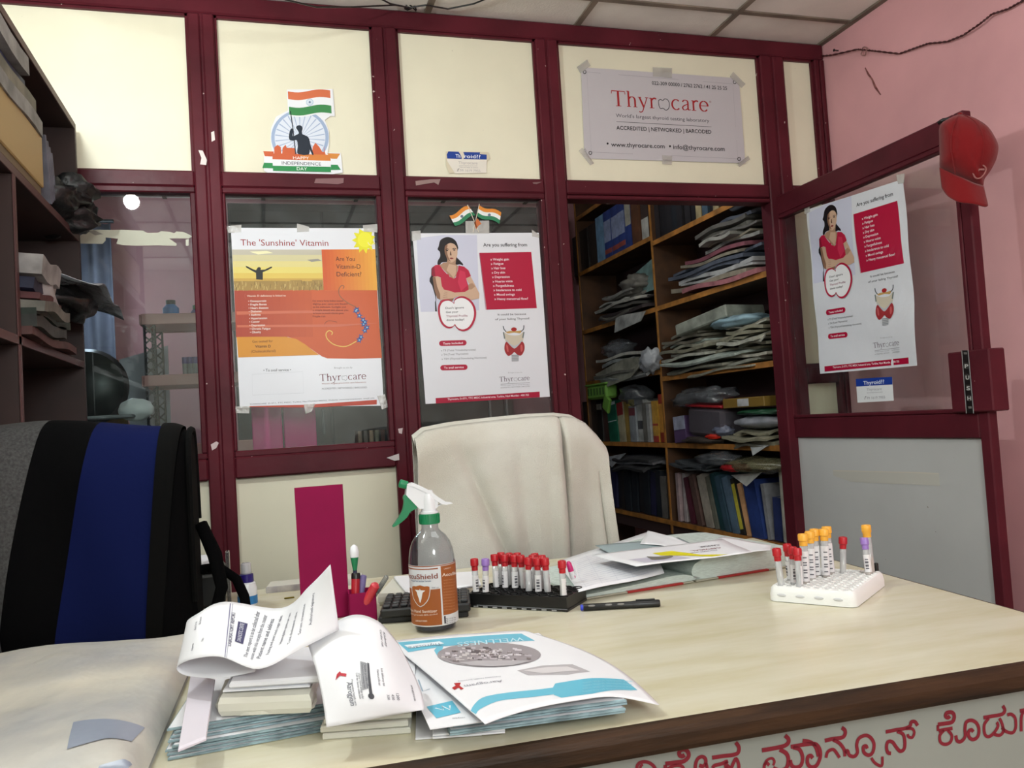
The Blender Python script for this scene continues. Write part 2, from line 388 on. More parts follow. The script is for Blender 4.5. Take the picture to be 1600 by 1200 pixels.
class Flat:
    """print laid on a sheet: fr(a, b) gives the point of the sheet, n its normal; loc() turns a reading of the photo into (a, b)"""
    def __init__(s, fr, n, loc, step=0.00025, maxlen=0.05, rough=0.45):
        s.fr, s.n, s.loc, s.step, s.maxlen, s.rough = fr, Vector(n).normalized(), loc, step, maxlen, rough; s.P = {}
    def mb(s, part, rgb):
        p = s.P.setdefault(part, (MB(), []))
        m = ink(rgb, s.rough)
        if m not in p[1]: p[1].append(m)
        p[0].cur = p[1].index(m); return p[0]
    def put(s, ab, layer): return Vector(s.fr(ab[0], ab[1]))+s.n*(s.step*layer)
    def raw(s, part, rgb, pts, layer):
        m = s.mb(part, rgb); P2 = [Vector((p[0], p[1], 0)) for p in pts]
        tris = tessellate_polygon([P2]); st = [(P2[a], P2[b], P2[c]) for a, b, c in tris]; out = []
        while st:
            t = st.pop(); L = [(t[0]-t[1]).length, (t[1]-t[2]).length, (t[2]-t[0]).length]; k = L.index(max(L))
            if L[k] > s.maxlen:
                a, b, c = t[k], t[(k+1)%3], t[(k+2)%3]; mid = (a+b)/2; st += [(a, mid, c), (mid, b, c)]
            else: out.append(t)
        for t in out: m.add([s.put(p, layer) for p in t], [(0,1,2)])
    def poly(s, part, rgb, pts, layer=1): s.raw(part, rgb, [s.loc(*p) for p in pts], layer)
    def ribbon(s, part, rgb, pts, w, layer=1, closed=False, nib=None, local=False):
        """pts in photo readings; w in the same unit; nib = (thin share, angle) for broad-nib letters"""
        Q = [Vector(p if local else s.loc(*p)) for p in pts]
        sc = 1 if local else (Vector(s.loc(pts[0][0], pts[0][1]+10))-Vector(s.loc(*pts[0]))).length/10
        n = len(Q); m = s.mb(part, rgb); vs = []
        for i in range(n):
            a = Q[i-1] if (i > 0 or closed) else Q[i]; b = Q[(i+1)%n] if (i < n-1 or closed) else Q[i]
            t = (b-a); t = t.normalized() if t.length > 1e-9 else Vector((1,0)); no = Vector((-t.y, t.x))
            ww = (w[i] if isinstance(w, (list,tuple)) else w)*sc/2
            if nib: ww *= nib[0]+(1-nib[0])*abs(math.sin(math.atan2(t.y, t.x)-nib[1]))
            vs += [s.put(Q[i]+no*ww, layer), s.put(Q[i]-no*ww, layer)]
        fs = [(2*i, 2*i+1, (2*i+3)%(2*n), (2*i+2)%(2*n)) for i in range(n if closed else n-1)]
        m.add(vs, fs)
    def ellipse(s, part, rgb, c, rx, ry, layer=1, n=24): s.poly(part, rgb, [(c[0]+rx*math.cos(2*PI*k/n), c[1]+ry*math.sin(2*PI*k/n)) for k in range(n)], layer)
    def text(s, txt, p0, p1, h, rgb, layer=2, bold=0.0, part='lettering', slant=0, mirror=1):
        """one line of text from baseline point p0 to p1 with capitals h tall (photo readings)"""
        a = Vector(s.loc(*p0)); b = Vector(s.loc(*p1)); d = b-a; W = d.length; d.normalize(); up = Vector((-d.y, d.x))*mirror
        vs, fs = text_mesh(txt, bold)
        if not vs: return
        x0 = min(v[0] for v in vs); x1 = max(v[0] for v in vs)
        hh = (Vector(s.loc(p0[0], p0[1]-10))-a).length/10*h/0.72; m = s.mb(part, rgb)
        m.add([s.put(a+d*((v[0]-x0)/(x1-x0)*W+slant*v[1]*hh)+up*(v[1]*hh), layer) for v in vs], fs)
    def build(s, root, world=True):
        for part_, (m, ms) in s.P.items(): obj(part_, m, ms, root, world=world, fix=False)['kind'] = 'stuff'
def sheet(root, flat, corners, m, t=0.0004, nu=10, nv=12, name='sheet', lift=0):
    """corners (a,b): TL, TR, BR, BL; a real sheet with thickness following the flat's surface"""
    TL, TR, BR, BL = [Vector(c) for c in corners]
    def fn(u, v):
        p = (TL*(1-u)+TR*u)*v+(BL*(1-u)+BR*u)*(1-v); return flat.put(p, 0)+flat.n*lift
    g = MB().slab(fn, nu, nv, t); return obj(name, g, m, root, world=True)
def crop(x0, y0, sc): return lambda cx, cy: (x0+cx/sc, y0+cy/sc)
def serif_word(F, A, B, h, word, rgb, layer=2, blob=(120,120,125)):
    """broad-nib serif lettering of the logo: A baseline start, B baseline end (a,b local), h capital height"""
    A = Vector(A); B = Vector(B); d = (B-A); W = d.length; d.normalize(); up = Vector((-d.y, d.x))
    def arc(cx, cy, rx, ry, a0, a1, n=14): return [(cx+rx*math.cos(math.radians(a0+(a1-a0)*k/n)), cy+ry*math.sin(math.radians(a0+(a1-a0)*k/n))) for k in range(n+1)]
    G = {   # strokes in cap-height units: (points, width, nib?)
     'T': (0.86, [([(.40,0),(.40,.98)],.13,0),([(.02,.97),(.80,.97)],.05,0),([(.03,.98),(.0,.78)],.04,0),([(.79,.98),(.82,.78)],.04,0),([(.24,.015),(.56,.015)],.035,0)]),
     'h': (0.72, [([(.16,0),(.16,1.02)],.11,0),([(.03,1.0),(.16,1.02)],.04,0),([(.16,.50)]+arc(.36,.44,.18,.22,120,0)+[(.54,0)],.11,1),([(.04,.015),(.28,.015)],.035,0),([(.42,.015),(.66,.015)],.035,0)]),
     'y': (0.66, [([(.10,.66),(.34,.02)],.11,0),([(.56,.66),(.34,.02),(.24,-.24),(.12,-.30),(.04,-.26)],.055,0),([(.0,.66),(.22,.66)],.035,0),([(.44,.66),(.64,.66)],.035,0)]),
     'r': (0.50, [([(.16,0),(.16,.66)],.11,0),([(.03,.64),(.16,.66)],.04,0),([(.16,.48),(.26,.62),(.38,.66),(.46,.60)],.09,0),([(.03,.015),(.32,.015)],.035,0)]),
     'c': (0.62, [(arc(.32,.33,.25,.33,45,315),.11,1)]),
     'a': (0.62, [([(.10,.54),(.20,.65),(.34,.65),(.43,.54),(.43,.10),(.50,.02),(.58,.05)],.10,1),([(.43,.40),(.20,.30),(.09,.16),(.16,.02),(.30,.03),(.43,.14)],.09,1)]),
     'e': (0.62, [(arc(.32,.33,.25,.33,0,320),.11,1),([(.08,.36),(.57,.36)],.04,0)]),
     'A': (0.86, [([(.12,0),(.42,1)],.05,0),([(.42,1),(.74,0)],.12,0),([(.22,.34),(.62,.34)],.04,0),([(0,.015),(.24,.015)],.035,0),([(.60,.015),(.86,.015)],.035,0)]),
     'g': (0.62, [(arc(.28,.42,.2,.24,0,360),.09,1),(arc(.30,-.1,.24,.14,0,360),.06,1)]),
     'm': (1.02, [([(.16,0),(.16,.66)],.10,0),([(.16,.50)]+arc(.34,.44,.16,.2,120,0)+[(.5,0)],.10,1),([(.5,.50)]+arc(.68,.44,.16,.2,120,0)+[(.84,0)],.10,1)]),
     'O': (0.86, None)}
    tot = sum(G[c][0] for c in word); k = W/tot; x = 0
    for c in word:
        wd, st = G[c]
        if st is None:
            if word[0] == 'T':
                ctr = [(.10,.30),(.12,.54),(.26,.60),(.36,.54),(.50,.66),(.68,.60),(.76,.36),(.70,.06),(.52,-.08),(.36,.04),(.18,.02)]
                pp = catmull(ctr, 4, True); F.ribbon('lettering', blob, [A+d*((x+p[0])*k)+up*(p[1]*h) for p in pp], .045*h*1, layer, True, local=True)
            else:
                pp = arc(.36,.33,.26,.33,0,360); F.ribbon('lettering', rgb, [A+d*((x+p[0])*k)+up*(p[1]*h) for p in pp], .1*h, layer, False, (.35,0), True)
        else:
            for pts, w_, nb in st:
                P = catmull(pts, 3) if len(pts) > 3 else pts
                F.ribbon('lettering', rgb, [A+d*((x+p[0])*k)+up*(p[1]*h) for p in P], w_*h*1.1, layer, False, (.35, 0) if nb else None, True)
        x += wd
paper = mat('glossy_poster_paper', (226,228,234), 0.3, bump=(9,0.25,0.004))
tapem = clear('clear_tape', (250,250,250), 0.06, 0.15, 0.35, (225,222,215), bump=(60,0.4))
YP = 2.996
def wall_loc(cr): return lambda x, y: (lambda q: (hit(q[0], q[1], 1, YP).x, hit(q[0], q[1], 1, YP).z))(cr(x, y))
def wave(a, b, A=0.0012): return A*(math.sin(a*17+b*9)+math.sin(b*13-a*5+1)+2)*0.5
def mkflat(cr, rough=0.35, A=0.0010): return Flat(lambda a, b: V(a, YP-wave(a, b, A), b), (0,-1,0), wall_loc(cr), rough=rough)
def tapes(root, F, quads, name='tape'):
    for q in quads:
        m = MB(); q3 = [F.put(F.loc(*p), 3) for p in q]; q4 = [p+F.n*0.0003 for p in q3]
        m.add(q3+q4, [(0,1,2,3),(7,6,5,4),(0,4,5,1),(1,5,6,2),(2,6,7,3),(3,7,4,0)])
        obj(name, m, tapem, root, world=True)
# ---- orange vitamin poster -------------------------------------------------------
c4 = crop(340, 330, 3.0); F = mkflat(c4)
P1 = thing('poster', 'orange and white vitamin poster taped on the glass left of the woman poster', 'poster', tuple(hit(490, 630, 1, YP)), group=None)
L = F.loc
sheet(P1, F, [L(62,78), L(733,80), L(779,912), L(104,918)], paper)
for y0, y1, c in ((180,205,(196,190,172)),(205,235,(214,206,160)),(235,262,(226,214,142)),(262,290,(232,216,120)),(290,315,(226,198,96)),(315,328,(206,168,80))):
    F.poly('picture', c, [(68+(y0-180)*.05,y0),(487+(y0-180)*.05,y0),(487+(y1-180)*.05,y1),(68+(y1-180)*.05,y1)], 1)
F.poly('picture', (168,136,72), [(75,328),(494,322),(497,370),(78,373)], 1)
rnd = random.Random(3)
for k in range(90):
    x = rnd.uniform(80,488); y = rnd.uniform(332,366); F.ribbon('picture', rnd.choice([(120,96,50),(214,190,120),(190,160,90)]), [(x,y+9),(x+rnd.uniform(-5,5),y-9)], 2.2, 2)
F.poly('picture', (240,236,190), [(150,190),(230,186),(260,196),(190,203)], 2); F.poly('picture', (150,146,140), [(420,228),(470,224),(488,232),(440,238)], 2)
man = [(131,256),(140,259),(165,272),(180,277),(186,268),(188,264),(196,262),(203,266),(202,275),(222,274),(246,262),(256,260),(254,266),(236,276),(212,286),(212,322),(181,320),(180,290),(158,278),(134,264)]
F.poly('picture', (28,26,24), man, 3)
F.poly('picture', (222,120,56), [(487,180),(738,178),(747,370),(497,372)], 1)
for i in range(14): F.poly('picture', (210+2*i, 92+6*i, 40+2*i), [(487+i*17.9,180),(506+i*17.9,180),(516+i*17.9,371),(497+i*17.9,371)], 2)
F.poly('picture', (204,94,48), [(78,372),(747,368),(758,540),(770,688),(640,692),(515,690),(492,682),(470,668),(430,640),(400,620),(366,600),(330,590),(88,592)], 1)
for i in range(12): F.poly('picture', (174+2*i, 66+2*i, 44), [(78+i*30,373),(109.5+i*30,373),(118+i*30,590),(87+i*30,590)], 2)
F.poly('picture', (218,148,44), [(89,590),(200,589),(320,589),(370,600),(410,624),(440,648),(477,674),(280,680),(97,686)], 3)
for q in ([(88,470),(420,466),(640,474),(420,478),(90,486)], [(90,535),(560,530),(758,524),(560,543),(92,545)]): F.poly('picture', (206,110,80), q, 3)
sun = []
for k in range(22):
    a = 2*PI*k/22; r = 64 if k % 2 else 42; sun.append((688+r*.93*math.cos(a), 136+r*math.sin(a)))
sun = [(min(x,738), max(y,82)) for x, y in sun]
F.poly('picture', (232,226,40), sun, 3); F.ellipse('picture', (240,236,60), (690,134), 34, 36, 4)
F.ribbon('picture', (246,240,180), catmull([(704,146),(712,158),(722,160),(732,150)], 4), 4, 5)
for (x, y) in ((648,468),(664,490),(682,510),(684,530),(700,545),(690,560),(672,590),(664,604),(652,462),(690,520)):
    st = []
    for k in range(10):
        a = 2*PI*k/10+x; r = 17 if k % 2 else 7; st.append((x+r*math.cos(a), y+r*math.sin(a)))
    F.poly('picture', (44,84,150), st, 3); F.ellipse('picture', (150,190,220), (x,y), 4, 4, 4, 8)
F.ribbon('picture', (150,96,60), catmull([(650,450),(610,430),(575,400),(568,370),(580,350),(592,352),(588,364)], 5), 4, 3)
F.ribbon('picture', (232,200,100), catmull([(650,610),(600,634),(548,626),(515,600),(508,575),(522,560),(538,568),(534,580)], 5), 4, 3)
F.ribbon('picture', (150,70,40), catmull([(560,520),(520,514),(502,528),(506,542),(518,540)], 5), 3, 3)
F.text("The 'Sunshine' Vitamin", (108,161), (519,163), 30, (150,40,40), 2)
for k, t in enumerate(('Are You','Vitamin-D','Deficient?')): F.text(t, (554+k*2,234+36*k), ((643,670,674)[k],234+36*k), 22, (70,30,20), 3)
F.text('Vitamin D deficiency is linked to', (138,402), (320,400), 9, (240,220,200), 3, 0.01)
F.ribbon('lettering', (190,110,80), [(130,388),(365,386),(372,398),(362,408),(132,410),(126,398),(130,388)], 1.2, 2)
for k, t in enumerate(('Osteoporosis','Fragile Bones','Heart diseases','Diabetes','Asthma','Hypertension','Cancer','Depression','Chronic Fatigue','Obesity')):
    F.text('\u2022 '+t, (144+k*.9,427+16.2*k), ((228,230,238,206,202,232,198,222,248,204)[k],425+16.2*k), 10, (245,235,225), 5, 0.012)
for k, (t, e) in enumerate((('For every forty Indian tested',588),('eighty per cent are found',608),('to be deficient. Sunlight and',600),('a simple blood test shows you',612),('to know to avoid vitamin gene',590),('Fragile risk.',508))): F.text(t, (446,424+14.5*k), (e,424+14.5*k), 8, (110,36,22), 5)
F.text('Get tested for', (163,617), (259,614), 12, (130,70,10), 6); F.text('Vitamin D', (176,640), (249,639), 13, (80,30,10), 6, .01); F.text('(Cholecalciferol)', (157,663), (272,660), 12, (130,70,10), 6)
F.text('\u2022 To avail service \u2022', (215,752), (344,749), 13, (60,60,66), 2)
F.ribbon('lettering', (205,208,214), [(162,765),(398,752),(404,852),(164,862)], 1.5, 1, True)
F.text('Brought to you by', (547,738), (632,736), 8, (150,150,156), 2)
serif_word(F, L(479,797), L(697,786), (Vector(L(479,760))-Vector(L(479,792))).length, 'ThyrOcare', (110,46,56), 2)
F.text("World's largest preventive care laboratory", (488,812), (696,804), 7, (150,80,60), 2); F.text('ACCREDITED | NETWORKED | BARCODED', (488,836), (700,829), 8, (110,110,116), 2)
F.text('THYROCARE  D-37/1, TTC MIDC, Turbhe, Navi Mumbai-400703, Website: www.thyrocare.com  email: info', (150,908), (735,878), 6, (90,90,96), 2)
F.poly('picture', (186,70,50), [(150,914),(440,906),(746,884),(746,906),(440,920),(150,918)], 1)
F.build(P1)
tapes(P1, F, [[(38,72),(112,64),(110,98),(52,104)], [(372,58),(430,74),(428,96),(372,98)], [(680,66),(750,60),(748,100),(684,96)], [(748,866),(784,858),(798,918),(770,930)], [(78,916),(150,914),(148,948),(80,946)], [(404,905),(458,902),(440,940),(412,950)]])
def pill(x0, x1, y0, y1, tl):
    r = (y1-y0)/2; c = [(x1-r+r*math.cos(a), (y0+y1)/2+r*math.sin(a)) for a in [(-PI/2+k*PI/8) for k in range(9)]]+[(x0+r+r*math.cos(a), (y0+y1)/2+r*math.sin(a)) for a in [(PI/2+k*PI/8) for k in range(9)]]
    return [(x, y+tl*((x-x0)/(x1-x0)-.5)) for x, y in c]
# ---- woman poster (twice: on the glass and on the door) ----------------------------
SK = (206,172,146); SKD = (140,104,82); SKM = (176,140,114)
def woman_design(fr, n, rough, step=0.00025):
    ca, cb, cw = crop(620,220,4.614), crop(620,460,5.4536), crop(650,360,8.0)
    F = Flat(fr, n, wall_loc(ca), rough=rough, step=step); la, lb, lw = F.loc, wall_loc(cb), wall_loc(cw)
    F.loc = lw    # upper picture: soft lavender backdrop, the figure in layers
    F.poly('picture', (206,208,226), [(6,100),(330,60),(760,60),(790,1000),(60,1020),(40,800)], 1)
    F.poly('picture', (30,26,28), catmull([(300,130),(345,96),(395,84),(450,98),(500,140),(526,215),(520,240),(508,330),(540,370),(585,420),(582,440),(545,425),(500,432),(470,400),(330,400),(300,430),(268,428),(272,380),(300,330),(296,270),(268,240),(282,200)], 3, True), 2)
    F.poly('picture', (30,26,28), [(190,480),(230,450),(250,560),(250,900),(262,1015),(240,1012),(236,900),(252,850),(236,810),(200,690),(168,640),(170,600),(188,570)], 2)
    F.poly('picture', SK, catmull([(375,190),(420,160),(470,170),(500,200),(514,240),(514,310),(490,370),(450,402),(420,398),(390,360),(370,310),(358,250)], 3, True), 3)     # face
    F.poly('picture', SKD, catmull([(360,200),(392,180),(384,250),(400,330),(430,392),(400,370),(376,330),(356,270)], 3, True), 4)
    F.poly('picture', SKM, [(392,360),(500,360),(492,420),(525,450),(505,560),(470,610),(430,585),(290,440),(340,405),(385,400)], 3)      # neck and chest
    F.poly('picture', SK, [(410,420),(500,440),(500,540),(468,600),(440,560),(380,500)], 4)
    F.poly('picture', (186,34,66), [(195,470),(240,436),(290,432),(340,500),(385,548),(402,548),(418,580),(440,590),(470,606),(495,590),(505,545),(520,500),(530,440),(600,455),(655,500),(685,572),(625,600),(650,690),(660,740),(620,770),(480,778),(350,742),(322,700),(305,590),(270,575),(215,580),(195,560)], 5)   # dress
    F.poly('picture', (142,24,50), [(195,470),(225,446),(240,570),(215,580),(195,560)], 6); F.poly('picture', (206,52,84), [(545,500),(610,520),(640,690),(560,760),(520,650)], 6)
    F.poly('picture', SK, [(215,580),(275,576),(305,596),(330,700),(350,740),(390,760),(380,850),(300,870),(255,820),(225,700)], 4)      # arm in shade
    F.poly('picture', SKD, [(205,585),(240,582),(262,700),(300,800),(300,868),(262,850),(228,740)], 5)
    F.poly('picture', SK, [(625,600),(680,576),(715,640),(790,790),(788,852),(700,870),(560,850),(520,822),(470,850),(330,866),(330,830),(350,800),(330,770),(340,742),(400,752),(480,778),(610,770),(690,720),(690,690),(660,670)], 7)
    F.poly('picture', SKD, [(470,850),(330,866),(300,880),(300,905),(400,895),(462,880)], 8); F.poly('picture', SKM, [(650,680),(700,660),(740,700),(690,740),(655,740)], 8)
    for k in range(4): F.ribbon('picture', SKD, [(352-6*k,770+22*k),(392,778+22*k)], 3, 9)
    for pts, w_ in (([(366,240),(386,232),(410,238)],7), ([(452,236),(474,226),(500,232)],7), ([(430,262),(424,300),(444,312)],5)): F.ribbon('picture', (60,40,34), pts, w_, 6)
    F.ellipse('picture', (40,28,26), (386,252), 15, 7, 6, 12); F.ellipse('picture', (40,28,26), (476,248), 15, 7, 6, 12)
    F.poly('picture', (140,60,60), catmull([(416,348),(436,342),(452,344),(468,350),(450,362),(432,360)], 3, True), 6)
    F.poly('picture', (110,80,62), catmull([(424,290),(432,262),(440,300),(436,316),(424,312)], 3, True), 5)
    hrt = [(272,1010),(280,930),(320,876),(390,862),(440,880),(470,905),(478,865),(520,834),(590,824),(670,862),(725,930),(748,1010),(744,1090),(715,1170),(665,1235),(600,1262),(540,1250),(500,1215),(480,1188),(455,1215),(395,1225),(330,1185),(290,1110)]
    cx, cy = 505, 1040
    F.poly('picture', (178,34,64), catmull(hrt, 3, True), 10); F.poly('picture', (240,240,242), catmull([(cx+(x-cx)*.89, cy+(y-cy)*.895) for x, y in hrt], 3, True), 11)
    for k, (t, x0, x1, y, c) in enumerate((("Don't ignore",368,596,985,(70,70,74)),('Get your',372,528,1036,(70,70,74)),('Thyroid Profile',376,642,1086,(150,90,110)),('done today!',380,600,1134,(70,70,74)))): F.text(t, (x0,y), (x1,y-8), 26, c, 12, .01)
    F.loc = la
    F.text('Are you suffering from', (623,763), (938,762), 26, (50,48,52), 2, .012)
    F.poly('picture', (178,24,60), [(597,808),(968,802),(988,1000),(1009,1207),(647,1218),(620,1000)], 2)
    for k in range(4): F.poly('picture', (214,150,170), [(592,808),(597,808),(645,1218),(640,1218)], 1)
    for k, (t, e) in enumerate((('Weight gain',808),('Fatigue',768),('Hair loss',782),('Dry skin',780),('Depression',814),('Hoarse voice',834),('Forgetfulness',844),('Intolerance to cold',898),('Mood swings',850),('Heavy menstrual flow?',946))): F.text('\u00bb '+t, (674+3.2*k,864+31.6*k), (e,862+31.5*k), 17, (246,228,234), 4, .012)
    F.loc = lb
    F.text('It could be because', (860,180), (1102,174), 17, (70,70,74), 2, .005); F.text('of your failing Thyroid!', (838,220), (1130,213), 17, (70,70,74), 2, .005)
    # larynx and gland drawing
    F.poly('picture', (206,196,176), catmull([(915,330),(955,345),(1000,350),(1045,345),(1078,325),(1074,400),(1050,440),(1000,462),(950,440),(922,390)], 3, True), 2)
    F.poly('picture', (186,190,196), [(926,378),(960,420),(1000,440),(1040,420),(1070,380),(1060,440),(1000,470),(940,450)], 3)
    F.poly('picture', (196,158,96), catmull([(912,300),(930,318),(965,312),(1030,312),(1060,308),(1050,332),(1000,326),(940,332)], 3, True), 3)
    F.ellipse('picture', (164,40,40), (997,298), 24, 17, 4); F.ribbon('picture', (80,86,92), catmull([(905,270),(912,296),(930,318)], 4), 8, 4); F.ribbon('picture', (80,86,92), catmull([(1082,264),(1078,296),(1058,316)], 4), 8, 4)
    F.ribbon('picture', (120,130,128), [(908,322),(918,378)], 12, 3); F.ribbon('picture', (120,130,128), [(1082,320),(1072,372)], 12, 3)
    F.poly('picture', (160,48,52), catmull([(934,404),(960,430),(1000,462),(1040,430),(1066,402),(1086,430),(1084,480),(1056,522),(1020,510),(1000,492),(978,512),(946,524),(918,482),(918,430)], 3, True), 4)
    F.poly('picture', (200,92,92), catmull([(930,430),(945,440),(950,490),(936,480)], 3, True), 5); F.poly('picture', (200,92,92), catmull([(1052,440),(1066,430),(1072,470),(1056,490)], 3, True), 5)
    F.poly('picture', (150,152,156), [(976,516),(1038,514),(1036,570),(978,572)], 3)
    for k in range(4): F.poly('picture', (190,192,196), [(976,524+13*k),(1037,522+13*k),(1037,528+13*k),(976,530+13*k)], 4)
    F.poly('picture', (178,24,60), pill(360,594,392,438,-6), 2); F.text('Tests included', (394,428), (562,422), 18, (250,235,240), 3, .012)
    F.poly('picture', (178,24,60), pill(370,602,600,646,-6), 2); F.text('To avail service', (402,634), (570,628), 18, (250,235,240), 3, .012)
    for k, (t, e) in enumerate((('T3 (Total Triiodothyronine)',672),('T4 (Total Thyroxine)',608),('TSH (Thyroid Stimulating Hormone)',764))): F.text('\u00bb '+t, (376+3*k,486+36*k), (e,478+34*k), 16, (110,110,116), 2)
    F.text('Brought to you by', (948,672), (1068,668), 9, (170,170,174), 2)
    serif_word(F, lb(874,745), lb(1132,730), (Vector(lb(874,700))-Vector(lb(874,742))).length, 'ThyrOcare', (112,100,112), 2)
    F.poly('lettering', (140,140,146), [(884,764),(1132,750),(1132,753),(884,767)], 2); F.text("World's largest thyroid testing laboratory", (884,780), (1132,768), 8, (150,150,156), 2); F.text('ACCREDITED | NETWORKED | BARCODED', (884,800), (1132,786), 9, (130,130,136), 2)
    F.poly('picture', (168,20,56), [(330,884),(1216,828),(1218,876),(332,930)], 2); F.text('Thyrocare, D-37/1, TTC MIDC Industrial area, Turbhe, Navi Mumbai - 400 703', (432,902), (1124,864), 17, (250,230,236), 3, .01)
    F.loc = la
    return F
P2 = thing('poster', 'glossy poster of a woman in a red dress taped on the glass above the towel', 'poster', tuple(hit(765, 640, 1, YP)))
F = woman_design(lambda a, b: V(a, YP-wave(a, b, .0010), b), (0,-1,0), 0.35)
sheet(P2, F, [F.loc(112,668), F.loc(1022,664), wall_loc(crop(620,460,5.4536))(1304,872), wall_loc(crop(620,460,5.4536))(244,934)], paper)
F.build(P2)
tapes(P2, F, [[(104,654),(170,648),(172,712),(108,724)], [(494,580),(664,576),(666,668),(496,668)], [(970,640),(1024,676),(1026,700),(975,690)]])
for q in ([(200,968-0),(0,0),(0,0)],): pass
cT = hit(1261,328,0,2.111); cTR = hit(1412,280,0,2.111); cBR = hit(1438,571,0,2.111); cBL = hit(1283,584,0,2.111)
def door_map(a, b):
    t = (b-1.188)/.634; aL = .572-.024*t; s_ = (a-aL)/(1.0385-aL)
    p = (cT*(1-s_)+cTR*s_)*t+(cBL*(1-s_)+cBR*s_)*(1-t)
    curl = 0.012*max(0, s_-.75)*max(0, .35-t)*12+0.0022*(math.sin(b*23+a*9)+1)
    return V(2.1105-curl, p.y, p.z)
P3 = thing('poster', 'wrinkled poster of a woman in a red dress taped on the open door', 'poster', (2.1105, (cBL.y+cBR.y)/2, cBR.z))
F = woman_design(door_map, (-1,0,0), 0.22, 0.0003)
paper2 = mat('glossy_wrinkled_paper', (222,224,230), 0.22, bump=(14,0.5,0.006))
sheet(P3, F, [(.548,1.822), (1.0385,1.822), (1.0385,1.188), (.572,1.188)], paper2, nu=14, nv=18)
F.build(P3)
tapes(P3, F, [[(90,660),(150,650),(152,700),(96,706)], [(975,640),(1040,650),(1030,706),(985,700)]])
# ---- white banner on the wide board -------------------------------------------------
c7 = crop(860, 60, 4.2105); F = mkflat(c7, 0.5, .0006); L = F.loc
B = thing('banner', 'white printed laboratory banner taped to the wide cream board above the doorway', 'banner', tuple(hit(1040, 255, 1, YP)))
bpaper = mat('banner_vinyl', (196,192,196), 0.45, bump=(6,0.15,0.004))
sheet(B, F, [L(200,190), L(1240,262), L(1282,822), L(224,790)], bpaper, nu=14, nv=8)
F.ribbon('lettering', (150,148,156), [(238,222),(1200,300),(1232,792),(268,748)], 2, 1, True)
F.text('022-309 00000 / 2762 2762 / 41 25 25 25', (668,304), (1162,340), 24, (44,42,46), 2, .01)
serif_word(F, L(404,444), L(1042,482), (Vector(L(404,340))-Vector(L(404,444))).length*.98, 'ThyrOcare', (170,40,44), 3, (60,58,66))
F.text("World's largest thyroid testing laboratory", (430,518), (1044,553), 24, (90,88,94), 2)
F.ribbon('lettering', (70,68,74), [(434,548),(1058,583)], 2.6, 2)
F.text('ACCREDITED | NETWORKED | BARCODED', (434,600), (1058,628), 26, (26,24,28), 2, .012)
F.text('www.thyrocare.com', (400,712), (752,724), 30, (30,28,32), 2, .01); F.text('info@thyrocare.com', (808,728), (1146,742), 30, (30,28,32), 2, .01)
F.ellipse('lettering', (30,28,32), (376,692), 7, 7, 2, 10); F.ellipse('lettering', (30,28,32), (786,710), 7, 7, 2, 10)
F.text('\u00ae', (1044,424), (1058,425), 12, (150,90,90), 2)
for (x, y) in ((224,222),(1212,288),(262,754),(1240,794)): F.ribbon('eyelet', (60,56,56), [(x+10*math.cos(k*.7), y+11*math.sin(k*.7)) for k in range(9)], 5, 3, True)
F.build(B)
tapes(B, F, [[(172,190),(240,140),(262,180),(196,232)], [(1200,220),(1282,300),(1258,328),(1180,252)], [(208,720),(286,822),(262,836),(186,740)], [(1228,830),(1300,772),(1312,796),(1244,846)], [(672,190),(800,196),(798,262),(674,250)], [(734,770),(800,774),(798,832),(736,828)]])
FT = mkflat(c7, 0.5, .0006)
for t, p, q in (('Thyrocar',(186,206),(250,152)),('Thyrocare',(214,730),(276,826)),('Thyro',(734,220),(784,226)),('Thyroc',(1236,836),(1300,786)),('ocare',(742,806),(794,812))): FT.text(t, p, q, 16, (140,134,130), 5)
FT.P = {'tape_lettering': FT.P['lettering']}; FT.build(B)
# ---- independence day sticker -------------------------------------------------------
ci = crop(420, 130, 8.0); F = mkflat(ci, 0.45, 0); L = F.loc
S = thing('sticker', 'cut-out independence day sticker of a figure waving a tricolour flag', 'sticker', tuple(hit(472, 268, 1, YP)))
F.step = 0.0002
wht = (236,238,242)
F.poly('backing', wht, [(225,80),(800,72),(826,415),(770,410),(700,460),(752,600),(755,760),(735,870),(900,872),(925,1118),(-60,1095),(-40,860),(40,850),(22,700),(28,560),(90,420),(240,340)], 0)
F.ellipse('picture', (160,178,208), (390,680), 360, 345, 1, 40); F.ellipse('picture', (222,228,240), (390,680), 318, 312, 2, 40)
for k in range(26):
    a = 2*PI*k/26+.1; F.poly('picture', (166,182,210), [(390,690),(390+310*math.cos(a-.02),680+306*math.sin(a-.02)),(390+310*math.cos(a+.028),680+306*math.sin(a+.028))], 3)
F.poly('picture', wht, [(-60,860),(50,870),(50,1100),(790,1118),(735,870),(900,872),(925,1118),(790,1140),(0,1130),(-60,1095)], 4)
F.poly('picture', (206,98,58), [(-70,850),(60,855),(60,918),(-50,914)], 5); F.poly('picture', (214,140,64), [(728,876),(892,882),(852,946),(780,944)], 5)
F.poly('picture', (44,140,78), [(-60,995),(60,1000),(60,1066),(-80,1060)], 5); F.poly('picture', (44,140,78), [(776,1020),(860,1022),(900,1084),(776,1086)], 5)
F.poly('picture', (206,98,58), [(66,890),(70,800),(110,772),(150,800),(155,880),(168,880),(172,810),(210,770),(224,808),(320,812),(350,890)], 5)
F.poly('picture', (206,98,58), [(540,890),(548,800),(582,745),(630,796),(650,830),(668,860),(690,860),(692,786),(700,860),(712,900)], 5)
F.poly('picture', (206,98,58), [(46,880),(390,888),(390,964),(46,952)], 6); F.poly('picture', (214,128,60), [(390,888),(770,896),(772,972),(390,962)], 6)
